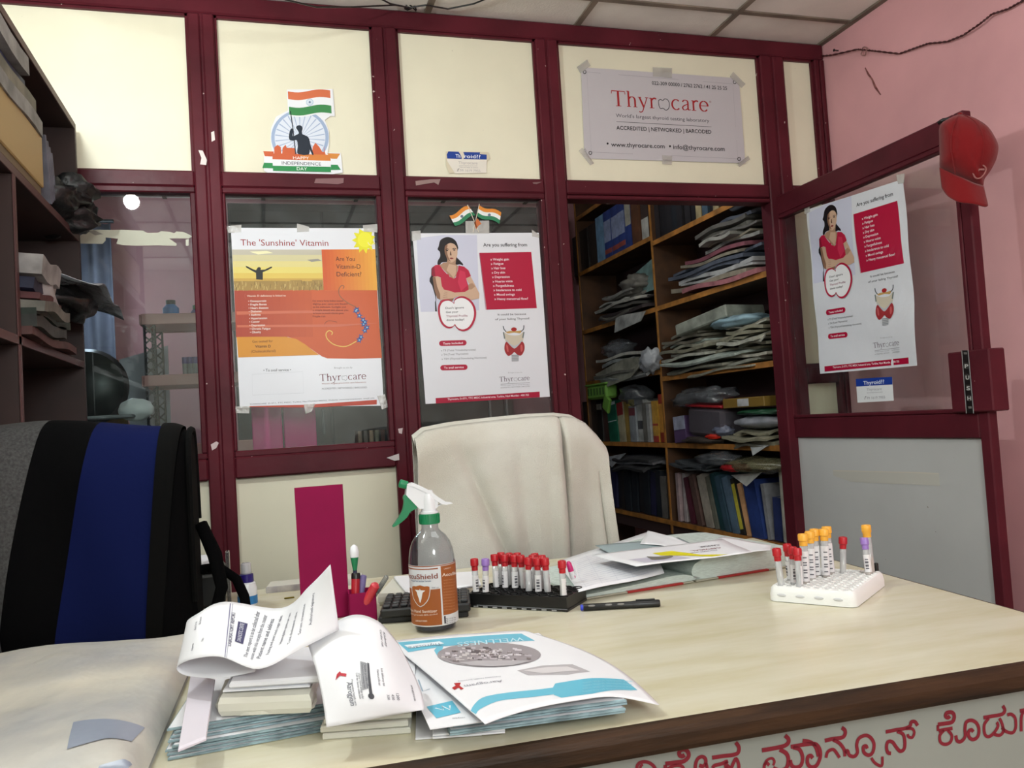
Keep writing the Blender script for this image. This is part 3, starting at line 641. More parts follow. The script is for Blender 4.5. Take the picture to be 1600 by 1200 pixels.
F.poly('picture', wht, [(46,952),(772,972),(772,1046),(50,1032)], 6); F.poly('picture', (44,140,78), [(50,1032),(774,1048),(776,1112),(54,1096)], 6)
def wv(y0, y1, x0, x1, h0, h1, o):
    t = [(x0+(x1-x0)*k/12, y0+(y1-y0)*k/12+h0*math.sin(k/12*2*PI)) for k in range(13)]
    b_ = [(x+o, y+h1) for x, y in t]; return t+b_[::-1]
F.poly('picture', wht, wv(104,92,232,790,18,305,24), 6)
F.poly('picture', (212,112,74), wv(104,92,238,766,16,96,4), 7); F.poly('picture', (62,136,78), wv(296,282,252,780,16,98,4), 7)
F.ellipse('picture', (170,196,216), (512,240), 46, 44, 8); F.ellipse('picture', (214,224,234), (512,240), 38, 36, 9); F.ellipse('picture', (110,130,160), (512,240), 14, 14, 10, 12)
F.ribbon('picture', (30,36,50), [(270,350),(300,560),(336,890)], 11, 8)
F.poly('picture', (32,40,54), catmull([(340,560),(352,536),(382,528),(412,540),(422,570),(414,600),(416,630),(430,645),(480,665),(505,700),(520,770),(540,830),(560,892),(540,894),(510,830),(500,895),(370,890),(356,850),(362,790),(350,715),(310,718),(270,716),(252,690),(254,640),(270,580),(292,568),(310,585),(300,620),(298,664),(340,650),(376,628),(366,600)], 2, True), 9)
F.text('HAPPY', (304,952), (504,956), 38, (250,240,235), 8, .0); F.text('INDEPENDENCE', (164,1018), (652,1032), 42, (50,50,66), 8); F.text('DAY', (350,1088), (478,1092), 40, (240,250,240), 8)
F.build(S)
# ---- crossed flags sticker ---------------------------------------------------------
cf = crop(620, 220, 4.614); F = mkflat(cf, 0.4, 0); F.step = .0003
S = thing('flag_sticker', 'small sticker of two crossed tricolour flags above the woman poster', 'sticker', tuple(hit(743, 362, 1, YP-.002)))
base = lambda a, b: V(a, YP-.0022, b); F.fr = base
def flg(p0, p1, q0, q1):
    for k, c in enumerate(((224,140,50),(236,238,236),(48,130,90))):
        t0, t1 = k/3, (k+1)/3; T = []; Bm = []
        for i in range(9):
            u = i/8; w_ = 10*math.sin(u*2*PI)
            A_ = Vector(p0)*(1-u)+Vector(p1)*u+Vector((0,w_)); B_ = Vector(q0)*(1-u)+Vector(q1)*u+Vector((0,w_))
            T.append(tuple(A_*(1-t0)+B_*t0)); Bm.append(tuple(A_*(1-t1)+B_*t1))
        F.poly('flag', c, T+Bm[::-1], 1)
flg((378,540),(515,470),(418,614),(566,538)); flg((592,464),(752,518),(572,540),(738,600))
F.ribbon('flag', (210,200,180), [(508,462),(590,660)], 5, 2); F.ribbon('flag', (210,200,180), [(594,456),(548,660)], 5, 2)
F.ellipse('flag', (110,120,140), (468,546), 11, 11, 2, 12); F.ellipse('flag', (110,120,140), (666,536), 11, 11, 2, 12)
F.poly('flag', (200,110,60), [(556,590),(580,560),(610,600),(590,610),(570,640)], 2)
F.build(S)
# ---- thyroid cards ----------------------------------------------------------------
F = mkflat(cf, 0.4, 0); K = thing('card', 'peeling blue and white thyroid card on the cream board above the flags', 'card', tuple(hit(731, 270, 1, YP)))
m = (232,226,214)
F.poly('backing', (216,206,180), [(352,76),(660,82),(672,130),(660,140),(410,232),(378,236),(356,180)], 0)
F.poly('backing', m, [(360,130),(648,136),(646,232),(420,236),(366,150)], 1)
F.poly('backing', (28,64,150), [(372,76),(448,80),(460,104),(476,82),(600,84),(598,96),(648,100),(648,136),(364,128),(360,100)], 2)
F.poly('backing', (226,216,196), [(446,80),(478,80),(490,110),(480,132),(470,132),(462,106)], 3)
F.text('Th', (424,122), (458,123), 26, (235,240,250), 4, .01); F.text('roid??', (486,124), (604,127), 26, (235,240,250), 4, .01)
F.text('Thyrocare', (444,166), (582,170), 18, (180,176,176), 3); F.text('www.thyrocare.com', (448,182), (580,184), 8, (180,176,176), 3); F.text('Thyroid tests at home', (448,194), (584,197), 8, (170,166,166), 3)
F.text('99 1619 7955', (456,222), (602,226), 18, (186,180,178), 3); F.ribbon('lettering', (60,60,70), [(438,220),(442,204),(450,202)], 4, 3)
F.build(K)
ck = crop(1220, 260, 3.0); XD = 2.1105
def dloc(x, y): q = ck(x, y); h = hit(q[0], q[1], 0, XD); return (-h.y, h.z)
F = Flat(lambda a, b: V(XD, -a, b), (-1,0,0), dloc, rough=.35)
K = thing('card', 'blue and white thyroid card stuck on the door glass below the wrinkled poster', 'card', tuple(hit(1367, 627, 0, XD)))
F.poly('backing', (228,230,232), [(352,996),(522,986),(530,1098),(360,1108)], 1); F.poly('backing', (24,58,150), [(352,996),(522,986),(524,1022),(354,1032)], 2)
F.text('Thyroid??', (388,1024), (486,1017), 18, (235,240,250), 3, .01); F.text('Thyrocare', (404,1052), (474,1048), 12, (170,170,176), 3); F.text('www.thyrocare.com', (404,1064), (478,1060), 7, (170,170,176), 3)
F.text('99 1619 7955', (404,1092), (490,1087), 12, (160,160,166), 3); F.ribbon('lettering', (60,60,70), [(394,1092),(397,1080),(401,1078)], 3, 3)
F.build(K)
# ---- push strip and brown tape on the door -------------------------------------------
dq = crop(1220, 260, 3.0); XD2 = DX0-.019
def dloc2(x, y): q = dq(x, y); h = hit(q[0], q[1], 0, XD2); return (-h.y, h.z)
F = Flat(lambda a, b: V(XD2, -a, b), (-1,0,0), dloc2, rough=.3)
K = thing('push_sign', 'narrow vertical push strip with silver letters on the door lock block', 'sign', tuple(hit(1514, 645, 0, XD2)))
F.poly('backing', (150,150,150), [(846,862),(880,862),(906,1158),(868,1158)], 0); F.poly('backing', (22,20,20), [(850,862),(876,862),(902,1158),(872,1158)], 1)
for k, (ch, y) in enumerate((('P',945),('U',998),('S',1048),('H',1096))):
    x = 862+(y-862)*.085-10+2; F.poly('backing', (60,58,56), [(x-2,y-24),(x+21,y-25),(x+23,y+3),(x,y+4)], 2); F.text(ch, (x+2,y), (x+19,y), 18, (190,190,186), 3, .02)
for y in (876,1130): F.poly('backing', (110,108,104), [(856+(y-862)*.085,y-5),(872+(y-862)*.085,y-5),(873+(y-862)*.085,y+5),(858+(y-862)*.085,y+5)], 2)
F.build(K)
F = Flat(lambda a, b: V(DX0+.0115, -a, b), (-1,0,0), lambda x, y: (lambda h: (-h.y, h.z))(hit(1230+x/3, 560+y/3, 0, DX0+.0115)), rough=.4)
K = thing('tape_strip', 'long yellowed tape strip across the grey lower panel of the door', 'tape', tuple(hit(1385, 755, 0, DX0+.011)))
F.poly('strip', (196,194,186), [(214,524),(300,528),(460,532),(600,530),(712,540),(716,598),(560,590),(430,586),(300,578),(216,550)], 1); F.ribbon('strip', (206,200,188), [(216,526),(380,530),(560,534),(710,540)], 5, 2)
F.build(K)
# ---- torn paper strips on the leftmost pane, tape scraps on the posts ------------------
c1 = crop(100, 280, 6.154); F = mkflat(c1, 0.6, 0)
T = thing('torn_paper_strip', 'torn cream paper strips left stuck across the leftmost glass pane', 'paper scrap', tuple(hit(215, 385, 1, YP)))
F.poly('strip', (196,196,178), [(150,545),(230,500),(270,486),(440,488),(560,486),(760,494),(800,518),(910,514),(930,500),(1020,506),(1060,520),(1080,502),(1150,508),(1200,530),(1234,552),(1200,570),(1010,570),(1084,620),(1080,642),(900,636),(690,640),(560,634),(505,622),(520,572),(400,560),(400,590),(370,622),(150,618)], 1)
F.poly('strip', (150,150,140), [(230,500),(290,490),(380,530),(300,540)], 2)
F.poly('strip', (206,206,190), [(1170,580),(1200,575),(1198,640),(1172,640)], 1); F.poly('strip', (210,214,214), [(212,268),(240,300),(286,372),(232,374)], 1)
F.build(T)
scr = [((c4),[(792,1156),(850,1136),(852,1166),(830,1170)],(196,190,188)),(c4,[(846,1020),(868,1016),(864,1044),(850,1040)],(196,180,180)),(crop(330,120,4.287),[(700,682),(888,678),(886,710),(850,720),(690,712)],(132,96,98)),(crop(620,220,4.614),[(135,290),(240,278),(316,276),(300,318),(270,300),(138,322)],(150,124,120)),(crop(620,220,4.614),[(980,300),(1046,296),(1010,312),(984,310)],(130,100,100)),(crop(0,0,3),[(930,704),(950,706),(970,750),(966,774),(938,770),(944,740)],(232,220,216)),(crop(0,0,3),[(990,620),(1004,614),(1008,656),(992,664)],(232,220,216)),(crop(130,560,7.5),[(1495,1010),(1560,972),(1590,990),(1560,1050),(1510,1078)],(214,196,196))]
for k, (cr, pts, c) in enumerate(scr):
    mm = MB(); P3_ = [hit(*cr(*p), 1, Y0-.0006) for p in pts]; n_ = len(P3_)
    mm.add(P3_+[p+V(0,.0006,0) for p in P3_], [tuple(range(n_)), tuple(range(n_,2*n_))[::-1]]+[(i,(i+1)%n_,n_+(i+1)%n_,n_+i) for i in range(n_)])
    part('paint_chip', mm, ink(c, .6))
# ------------------------------------------------------------------ the desk
def onz(u, v, z): return hit(u, v, 2, z)
ZD = 0.75
FLc, FRc, BRc, BLc = V(-.545,.963,0), V(1.158,.892,0), V(1.275,2.03,0), V(-.52,2.13,0)
lam = mat('desk_laminate', (214,209,188), 0.27, noise_=(2.0,0.1), rgb2=(202,194,164), stretch=(2.5,10,1), bump=(3,0.1,0.002))
brownw = mat('desk_edge_wood', (64,42,24), 0.5, spec=.25, noise_=(6,0.45), stretch=(1,8,8), bump=(30,0.3,0.002))
desk = thing('desk', 'large cream laminate desk with a brown wooden edge and red lettering on its front', 'desk', (0.35, 1.5, 0))
mid = (FLc+FRc+BRc+BLc)/4
def quadslab(P, z0, z1):
    m = MB(); n = len(P); m.add([V(p.x,p.y,z0) for p in P]+[V(p.x,p.y,z1) for p in P], [tuple(range(n))[::-1], tuple(range(n,2*n))]+[(i,(i+1)%n,n+(i+1)%n,n+i) for i in range(n)]); return m
obj('desktop', quadslab([FLc, FRc, BRc, BLc], ZD-.03, ZD), lam, desk, world=True)
def edge(a, b):
    d = (b-a).normalized(); o = V(d.y,-d.x,0); m = MB()
    pr = [(-.001,.0),(.006,-.001),(.012,-.006),(.014,-.014),(.014,-.029),(.011,-.035),(-.001,-.035)]
    vs = [p+o*x+V(0,0,ZD+z) for p in (a, b) for x, z in pr]; n = len(pr)
    m.add(vs, [tuple(range(n)), tuple(range(n,2*n))]+[(i,(i+1)%n,n+(i+1)%n,n+i) for i in range(n)]); return m
obj('edge_band', edge(FLc, FRc+V(.014,0,0)), brownw, desk, world=True); obj('edge_band', edge(FRc, BRc), brownw, desk, world=True)
fp0, fp1 = FLc+V(.02,.028,0), FRc+V(-.03,.028,0); dfp = (fp1-fp0).normalized(); nfp = V(dfp.y,-dfp.x,0)
frontp = mat('desk_front_laminate', (150,152,144), 0.6, noise_=(2,0.06), spec=.2)
obj('front_panel', quadslab([fp0, fp1, fp1-nfp*.02, fp0-nfp*.02], .05, ZD-.03), frontp, desk, world=True)
obj('side_panel', quadslab([fp1-nfp*.02+V(-.02,0,0), fp1-nfp*.02, BRc+V(-.03,-.03,0), BRc+V(-.05,-.03,0)], 0, ZD-.03), frontp, desk, world=True)
obj('side_panel', quadslab([fp0-nfp*.02, fp0-nfp*.02+V(.02,0,0), BLc+V(.05,-.03,0), BLc+V(.03,-.03,0)], 0, ZD-.03), frontp, desk, world=True)
def ploc(u, v):
    d = _F+_R*((u-800)/FPX)-_U*((v-600)/FPX); t = (fp0-CAM).dot(nfp)/d.dot(nfp); p = CAM+d*t; return ((p-fp0).dot(dfp), p.z)
k1, k2 = crop(960,1080,4.848), crop(1270,1060,4.848)
F = Flat(lambda a, b: V(fp0.x+dfp.x*a, fp0.y+dfp.y*a, b)+nfp*.0006, nfp, lambda x, y: ploc(x, y), rough=.5)
RED = (128,34,46)
def kan(cr, pts, w, smooth_=True):
    P = [cr(*p) for p in pts]; P = catmull(P, 4) if smooth_ and len(P) > 2 else P
    F.ribbon('lettering', RED, P, w*1.3/4.848, 1)
W_ = 26
for pts, w in (([(170,600),(172,560),(200,536),(250,536),(290,560),(310,592),(314,640)],20), ([(200,600),(196,570),(214,552)],16),
    ([(384,548),(450,540),(520,530),(556,500),(560,470),(540,444),(512,440),(490,456),(492,482),(512,492),(530,480)],26), ([(384,556),(386,600),(400,640)],24), ([(400,590),(440,566),(490,560),(520,580),(520,640)],20),
    ([(612,640),(612,560),(628,512),(660,494),(686,508),(690,540),(670,566),(640,560)],22), ([(690,540),(700,580),(690,640)],20),
    ([(738,502),(820,490),(900,480),(936,462),(940,420),(916,386)],24), ([(740,580),(760,560),(810,548),(850,530),(840,560),(850,600)],22), ([(850,560),(880,580),(900,540),(920,510),(940,560),(936,620)],22),
    ([(1116,446),(1200,432),(1280,414),(1314,390),(1316,360),(1290,334)],26), ([(1170,560),(1150,540),(1134,560),(1136,600),(1160,650)],20), ([(1136,560),(1150,524),(1190,506),(1210,530),(1200,560)],16), ([(1200,580),(1250,600),(1300,580),(1316,520),(1300,470),(1250,440)],26),
    ([(1334,420),(1400,408),(1500,396),(1536,410),(1556,450),(1556,500),(1530,560),(1490,574),(1462,548),(1462,500),(1484,486),(1500,506)],24), ([(1350,424),(1400,440),(1424,500),(1410,560),(1370,576),(1340,560),(1330,520)],24)):
    kan(k1, pts, w)
for pts, w in (([(-80,470),(-20,480),(20,520),(40,590)],22), ([(88,470),(150,456),(220,446),(242,420),(240,390),(216,372)],24), ([(150,462),(200,490),(236,540),(240,590)],22), ([(98,600),(110,556),(150,536),(180,566),(200,600)],20),
    ([(240,560),(260,546),(275,580),(310,590),(336,560),(330,500),(350,450),(400,430),(440,452),(462,500),(450,560),(420,580),(386,560),(380,520),(400,510),(410,530)],22), ([(440,600),(470,640),(520,660),(524,590)],18),
    ([(550,404),(620,390),(700,376),(736,356),(742,330),(770,326),(792,356)],22), ([(700,380),(750,380),(766,410),(750,446),(722,440),(716,420)],18), ([(636,400),(680,420),(694,470),(690,530),(660,550),(630,520),(600,480),(566,480),(556,520),(566,560),(590,566)],22),
    ([(944,348),(1000,340),(1050,330),(1068,300),(1064,268),(1040,254),(1010,262),(1004,286),(1022,296),(1036,284)],24), ([(944,352),(946,396)],18), ([(950,396),(1000,386),(1056,376)],22), ([(990,392),(960,430),(964,480),(1000,498),(1040,480),(1050,430),(1020,392)],20),
    ([(1080,430),(1090,470),(1120,476),(1150,440),(1150,380),(1160,330),(1200,316),(1240,340),(1256,390),(1246,440),(1210,462),(1180,440),(1178,400),(1200,388),(1212,404)],22),
    ([(1290,296),(1360,284),(1430,270),(1452,240),(1436,206)],22), ([(1330,300),(1296,350),(1300,420),(1330,440),(1370,410),(1400,360),(1390,330)],20), ([(1370,420),(1410,430),(1440,400),(1430,340),(1410,300)],20), ([(1430,370),(1460,400),(1510,410),(1534,370),(1530,300),(1500,270),(1470,276)],20),
    ([(1566,246),(1640,230)],22), ([(1590,250),(1576,300),(1576,400)],20)):
    kan(k2, pts, w)
for o in [obj('lettering', F.P['lettering'][0], F.P['lettering'][1], desk, world=True, fix=False)]: o['kind'] = 'stuff'
# ------------------------------------------------------------------ sample tubes and racks
clearp = clear('tube_plastic', (236,238,240), 0.05, 0.12, 0.46, (222,222,222))
redc = mat('red_rubber_cap', (178,22,34), 0.4, bump=(90,0.1,0.001)); yelc = mat('yellow_cap', (236,172,60), 0.4); purc = mat('lilac_cap', (150,116,190), 0.35)
lab = mat('tube_label_paper', (222,220,222), 0.5); serum = mat('serum', (176,128,70), 0.2); blackp = mat('black_plastic', (16,16,17), 0.38, bump=(40,0.2,0.001)); inkb = mat('barcode_ink', (92,90,98), 0.5)
def make_tube(name, label, cap, H=.075, r=.0062, capr=.0082, caph=.019, fill=None, sticker=True, group=None, rl=0.0):
    t = thing(name, label, 'tube', group=group)
    obj('tube_body', MB().lathe([(r*.35,0),(r*.8,.0012),(r,.005),(r,H-.004)], 12, cap=True), clearp, t, True)
    if fill: obj('sample', MB().lathe([(r*.3,.001),(r*.75,.002),(r*.88,.006),(r*.88,fill)], 10), serum, t, True)
    if sticker:
        m = MB().grid(lambda u, v: V((r+.0004)*math.cos(rl+(u-.5)*3.6), (r+.0004)*math.sin(rl+(u-.5)*3.6), .022+v*(H-.042)), 10, 1); obj('label', m, lab, t)
        b = MB()
        for k in range(9):
            if k % 3 == 1: continue
            z = .028+k*(H-.056)/9; b.grid(lambda u, v: V((r+.0007)*math.cos(rl+(u-.5)*.9), (r+.0007)*math.sin(rl+(u-.5)*.9), z+v*.0022), 3, 1)
        o = obj('barcode', b, inkb, t); o['kind'] = 'stuff'
    cz = H-.006
    obj('cap', MB().lathe([(r*1.04,cz-.004),(r*1.06,cz+.004),(capr,cz+.006),(capr,cz+caph-.002),(capr*.9,cz+caph),(capr*.55,cz+caph),(capr*.5,cz+caph-.0015)], 14), cap, t, AS)
    return t
def rack_holes(nx, ny, px, py, r, z0, z1):
    """a moulded block with real round wells"""
    m = MB(); n = 12
    for i in range(nx):
        for j in range(ny):
            cx, cy = (i+.5)*px, (j+.5)*py; sq = []; ci = []
            for k in range(n):
                a = 2*PI*k/n+PI/n; c, s_ = math.cos(a), math.sin(a); q = max(abs(c), abs(s_))
                sq.append((cx+c/q*px/2, cy+s_/q*py/2, z1)); ci.append((cx+c*r, cy+s_*r, z1))
            bt = [(x, y, z0) for x, y, _ in ci]
            m.add(sq+ci+bt, [(k,(k+1)%n,n+(k+1)%n,n+k) for k in range(n)]+[(n+k,n+(k+1)%n,2*n+(k+1)%n,2*n+k) for k in range(n)]+[tuple(range(2*n,3*n))])
    return m
# black rack
a1 = math.atan2(-.146,.156); RB = thing('tube_rack', 'low black plastic rack full of red-capped tubes behind the black marker', 'rack', (.372,1.640,ZD), a1)
bl = .212; bw = .094
m = rack_holes(10, 4, bl/10, bw/4, .0082, .006, .027); m.bx(0, bl, -.002, 0, .006, .0272).bx(0, bl, bw, bw+.002, .006, .0272).bx(-.002, 0, -.002, bw+.002, .006, .0272).bx(bl, bl+.002, -.002, bw+.002, .006, .0272)
obj('rack_body', m, blackp, RB); obj('rack_base', MB().bx(-.003, bl+.003, -.003, bw+.003, 0, .0055, .001), blackp, RB)
rims = MB()
for i in range(10):
    for j in range(4): rims.lathe([(.0086,.0268),(.0098,.0268),(.0098,.0296),(.0086,.0296)], 12, ((i+.5)*bl/10,(j+.5)*bw/4,0), cap=False)
o = obj('well_rims', rims, blackp, RB); o['kind'] = 'stuff'
slots = MB()
for i in range(9): slots.bx(.012+i*.0213, .022+i*.0213, -.0042, -.0028, .001, .0035)
o = obj('foot_slots', slots, mat('grey_slot', (150,150,150), .4), RB); o['kind'] = 'stuff'
MR = Matrix.Rotation(a1, 4, 'Z')
def inrack(base, M, x, y): return V(*base)+M @ V(x, y, 0)
rb0 = (.372,1.640,ZD+.0065); rr = random.Random(5)
def tilt(t, k=.05): t.rotation_euler = (rr.uniform(-k,k), rr.uniform(-k,k), rr.uniform(0,6.28))
midl = 'red-capped clear sample tube in the packed middle rows of the black rack'; proto = None
for k, (i, j) in enumerate([(0,0),(9,0),(1,2),(1,3),(2,2),(2,3),(3,2),(3,3),(4,2),(5,1),(5,2),(5,3),(6,1),(6,2),(7,1)]):
    p = inrack(rb0, MR, (i+.5)*bl/10, (j+.5)*bw/4)
    lb_ = {0:'red-capped empty tube at the left end of the black rack', 1:'red-capped tube standing alone at the right end of the black rack', 14:'rightmost red-capped tube of the packed rows in the black rack, before the gap'}.get(k) or 'red-capped tube, %s from the left in the packed rows of the black rack' % (ORD[k-2] if k > 2 else 'first')
    if proto is None: t = make_tube('sample_tube', lb_, redc); proto = t; t.location = p
    else: t = dup(proto, p, label=lb_)
    t['group'] = 'red-capped tubes in the black rack'
    tilt(t)
t = make_tube('sample_tube', 'lilac-capped blood tube second from the left in the black rack', purc, fill=.04); t.location = inrack(rb0, MR, 1.5*bl/10, .5*bw/4); tilt(t)
# white rack
a2 = math.atan2(-.125,.090); foam = mat('white_foam', (232,232,230), 0.7, bump=(220,0.4,0.001))
RW = thing('tube_rack', 'white foam tube rack with small wells on the right end of the desk', 'rack', (.887,1.373,ZD), a2)
wl, ww_ = .154, .205; mg = .010
m = rack_holes(8, 11, (wl-2*mg)/8, (ww_-2*mg)/11, .0052, .008, .0262); m.T = None
m.v = [(x+mg, y+mg, z) for x, y, z in m.v]; obj('well_grid', m, foam, RW)
m = MB(); n = 40; outer = []
def rrect(x0, x1, y0, y1, r, n=5): return [(cx+r*math.cos(a+k*PI/2/n), cy+r*math.sin(a+k*PI/2/n)) for cx, cy, a in ((x1-r,y1-r,0),(x0+r,y1-r,PI/2),(x0+r,y0+r,PI),(x1-r,y0+r,1.5*PI)) for k in range(n+1)]
R1 = rrect(-.002, wl+.002, -.002, ww_+.002, .014); R2 = rrect(0, wl, 0, ww_, .014); R3 = rrect(.003, wl-.003, .003, ww_-.003, .012); R4 = rrect(mg, wl-mg, mg, ww_-mg, .001); N_ = len(R1)
vs = [(x,y,.001) for x, y in R1]+[(x,y,.012) for x, y in R1]+[(x,y,.024) for x, y in R2]+[(x,y,.0275) for x, y in R3]+[(x,y,.0275) for x, y in R4]+[(x,y,.02) for x, y in R4]
fs = [(l*N_+k, l*N_+(k+1)%N_, (l+1)*N_+(k+1)%N_, (l+1)*N_+k) for l in range(5) for k in range(N_)]+[tuple(range(N_))[::-1]]
m.add(vs, fs); obj('rim', m, foam, RW, AS)
st = MB()
for i in range(9):
    for j in range(12): st.box((mg+i*(wl-2*mg)/8, mg+j*(ww_-2*mg)/11, .0275), (.0072,.0072,.003), .0014)
o = obj('studs', st, foam, RW); o['kind'] = 'stuff'
dm = MB()
for k in range(4): dm.ell((.024+k*.034, -.0018, .013), (.009,.0018,.003), 10, 6)
o = obj('dimples', dm, mat('foam_dimple', (200,200,202), .8), RW); o['kind'] = 'stuff'
MW = Matrix.Rotation(a2, 4, 'Z'); w0 = (.887,1.373,ZD+.009)
def wp(i, j): return inrack(w0, MW, mg+(i+.5)*(wl-2*mg)/8, mg+(j+.5)*(ww_-2*mg)/11)
for k, (i, j, l_) in enumerate(((0,0,'red-capped tube at the near left corner of the white foam rack'),(0,3,'red-capped tube behind the corner tube of the white foam rack'),(1,1,'red-capped tube in front of the yellow caps, left one'),(2,0,'red-capped labelled tube right in front of the yellow caps'),(4,9,'red-capped tube standing behind the row of yellow caps'))):
    t = make_tube('sample_tube', l_, redc, sticker=(k in (1,2,3))); t.location = wp(i, j); tilt(t, .08)
yl = ['nearest yellow-capped serum tube of the row in the white rack','second yellow-capped serum tube of the row in the white rack','middle yellow-capped serum tube of the row in the white rack','fourth yellow-capped serum tube of the row in the white rack','farthest yellow-capped serum tube of the row in the white rack']
for k, (i, j) in enumerate(((2,2),(2,4),(2,6),(3,6),(3,8))):
    t = make_tube('sample_tube', yl[k], yelc, H=.098, r=.0074, capr=.0095, caph=.018, fill=.035, rl=2); t.location = wp(i, j); t.rotation_euler = (rr.uniform(-.03,.03), rr.uniform(-.03,.03), 2.2)
t = make_tube('sample_tube', 'yellow-capped serum tube standing behind the lilac tube at the right corner', yelc, H=.098, r=.0074, capr=.0092, fill=.05, rl=2, sticker=False); t.location = wp(7,10); t.rotation_euler = (0,-.04,0)
t = make_tube('sample_tube', 'lilac-capped tube with barcode label at the right corner of the white rack', purc, fill=.05); t.location = wp(7,9); t.rotation_euler = (0.06,-.12,3.9)
tag(obj('tube_stub', MB().lathe([(.004,0),(.004,.020),(.003,.021)], 10, tuple(wp(7,10)+V(.014,.002,.014))), blackp), 'short black stub stuck in the right corner well of the white rack', 'stub')
# ------------------------------------------------------------------ marker pen
M_ = thing('marker_pen', 'black marker pen lying on the desk in front of the register', 'pen', (.552,1.486,ZD+.0068), math.atan2(-.046,.142))
Rx = Matrix.Rotation(PI/2, 3, 'Y')
obj('barrel', MB().lathe([(.0055,.004),(.0066,.006),(.0066,.098)], 14, R=Rx), blackp, M_, AS); obj('cap', MB().lathe([(.0068,.096),(.0072,.1),(.0072,.146),(.006,.149)], 14, R=Rx), blackp, M_, AS)
obj('end_plug', MB().lathe([(.0045,-.001),(.0056,0),(.0056,.005)], 14, R=Rx), mat('blue_plug', (40,60,190), .4), M_)
for k, x in enumerate((.02,.052,.075)): obj('print', MB().ell((x,-.0045,.0032), (.008,.0026,.0022), 8, 6, R=None), mat('grey_print', (120,118,116), .5), M_)
obj('clip', MB().bx(.104,.14,-.002,.002,.0068,.0092,.0006), blackp, M_)
# pink and white pen cap standing on the papers
K_ = thing('pink_pen_stub', 'pink and white pen stub standing on the white papers beside the register', 'pen', tuple(onz(896,904,.787)))
RT = Matrix.Rotation(-.25, 3, 'Y')
obj('cap_body', MB().lathe([(.0052,0),(.006,.002),(.006,.016)], 12, R=RT), mat('white_plastic', (225,225,228), .35), K_, AS); obj('cap_top', MB().lathe([(.006,.016),(.0056,.032),(.003,.037)], 12, R=RT), mat('pink_plastic', (196,40,110), .35), K_, AS)
obj('clip', MB().box((.004,-.007,.02),(.003,.0016,.026),.0005,R=RT), MATS['white_plastic'], K_); obj('end_dot', MB().lathe([(.003,-.0006),(.003,.001)], 10, (0,-.0045,.004), R=RX(PI/2)), MATS['pink_plastic'], K_)
# ------------------------------------------------------------------ sanitizer spray bottle
Bx, By = .276, 1.503
SB = thing('spray_bottle', 'clear sanitizer spray bottle with orange label and green and white trigger head', 'bottle', (Bx, By, ZD), 0)
pet = clear('clear_bottle', (228,230,234), 0.06, 0.06, 0.06, (150,152,158))
prof = [(.030,0),(.0365,.004),(.040,.018),(.0415,.032),(.0420,.06),(.0420,.118),(.0412,.130),(.0392,.144),(.0345,.158),(.027,.169),(.019,.176),(.0155,.181),(.0150,.194)]
obj('bottle_body', MB().lathe(prof, 32), pet, SB, AS)
liq = mat('blue_liquid', (16,26,48), 0.2, spec=.2); obj('liquid', MB().lathe([(.028,.002),(.035,.005),(.0385,.018),(.0400,.03),(.0405,.036)], 28), liq, SB, AS)
def cylF(r): return Flat(lambda a, b: V(Bx+r*math.sin(a), By-r*math.cos(a), b), (0,0,0), lambda x, y: (x, y), rough=.4)
class CylFlat(Flat):
    def put(s, ab, layer): r = s.r+.0003*layer; return V(Bx+r*math.sin(ab[0]/.042), By-r*math.cos(ab[0]/.042), ab[1])
# label drawn in the reading of the crop (630,845; x7.74): angle from the horizontal position
cb_ = crop(630, 845, 7.74)
def bloc(x, y):
    u, v = cb_(x, y); vc = v
    d = _F+_R*((u-800)/FPX)-_U*((v-600)/FPX); ox, oy = CAM.x-Bx, CAM.y-By
    A_ = d.x*d.x+d.y*d.y; B_ = 2*(ox*d.x+oy*d.y); C_ = ox*ox+oy*oy-.0422**2; D_ = max(0, B_*B_-4*A_*C_); t = (-B_-math.sqrt(D_))/(2*A_)
    p = CAM+d*t; return (math.atan2(p.x-Bx, By-p.y)*.042, p.z)
F = CylFlat(None, (0,0,1), bloc, maxlen=.006, rough=.4); F.r = .0424
zt = bloc(340,300)[1]; zb = bloc(340,1040)[1]; wl_ = (170,176,182)
def band(c, a0, a1, z0, z1, layer, part_='label_print'): F.raw(part_, c, [(a0,z0),(a1,z0),(a1,z1),(a0,z1)], layer)
H_ = zt-zb; A0, A1 = -.075, .075
m = MB().grid(lambda u, v: F.put((A0+(A1-A0)*u, zb+H_*v), 0), 40, 1); obj('label', m, mat('label_paper', (206,208,212), .35), SB, world=True)
asp = bloc(455,600)[0]
org = (150,84,40)
band((146,80,44), A0, A1, zt-.002, zt-.0005, 1); band((146,80,44), A0, asp-.003, zt-.007, zt-.005, 1)
band(org, A0, asp-.001, zb+.002, bloc(200,590)[1], 1)
band(org, asp+.002, A1, bloc(540,890)[1], zt-.003, 1); band((60,50,60), asp+.003, asp+.006, zb+.003, bloc(540,900)[1], 1)
F.poly('label_print', (206,208,212), catmull([(106,542),(160,540),(205,526),(260,542),(326,544),(322,660),(290,740),(212,802),(150,740),(118,660)], 2, True), 2)
F.poly('label_print', (158,88,42), catmull([(116,552),(160,550),(206,536),(258,552),(318,554),(314,656),(284,732),(212,792),(154,732),(124,656)], 2, True), 3)
F.poly('label_print', (214,212,214), [(148,588),(200,596),(206,576),(214,596),(270,600),(240,624),(234,650),(226,700),(214,745),(206,745),(196,700),(178,650),(172,620)], 4)
F.text('AccuShield', (30,440), (418,450), 62, (128,62,44), 3, .01, part='label_print'); F.text('Advanced Hand Sanitizer Formula', (98,484), (336,492), 18, (50,80,120), 3, .01, part='label_print'); F.text('500 ml', (345,574), (426,572), 16, (90,96,110), 3, part='label_print')
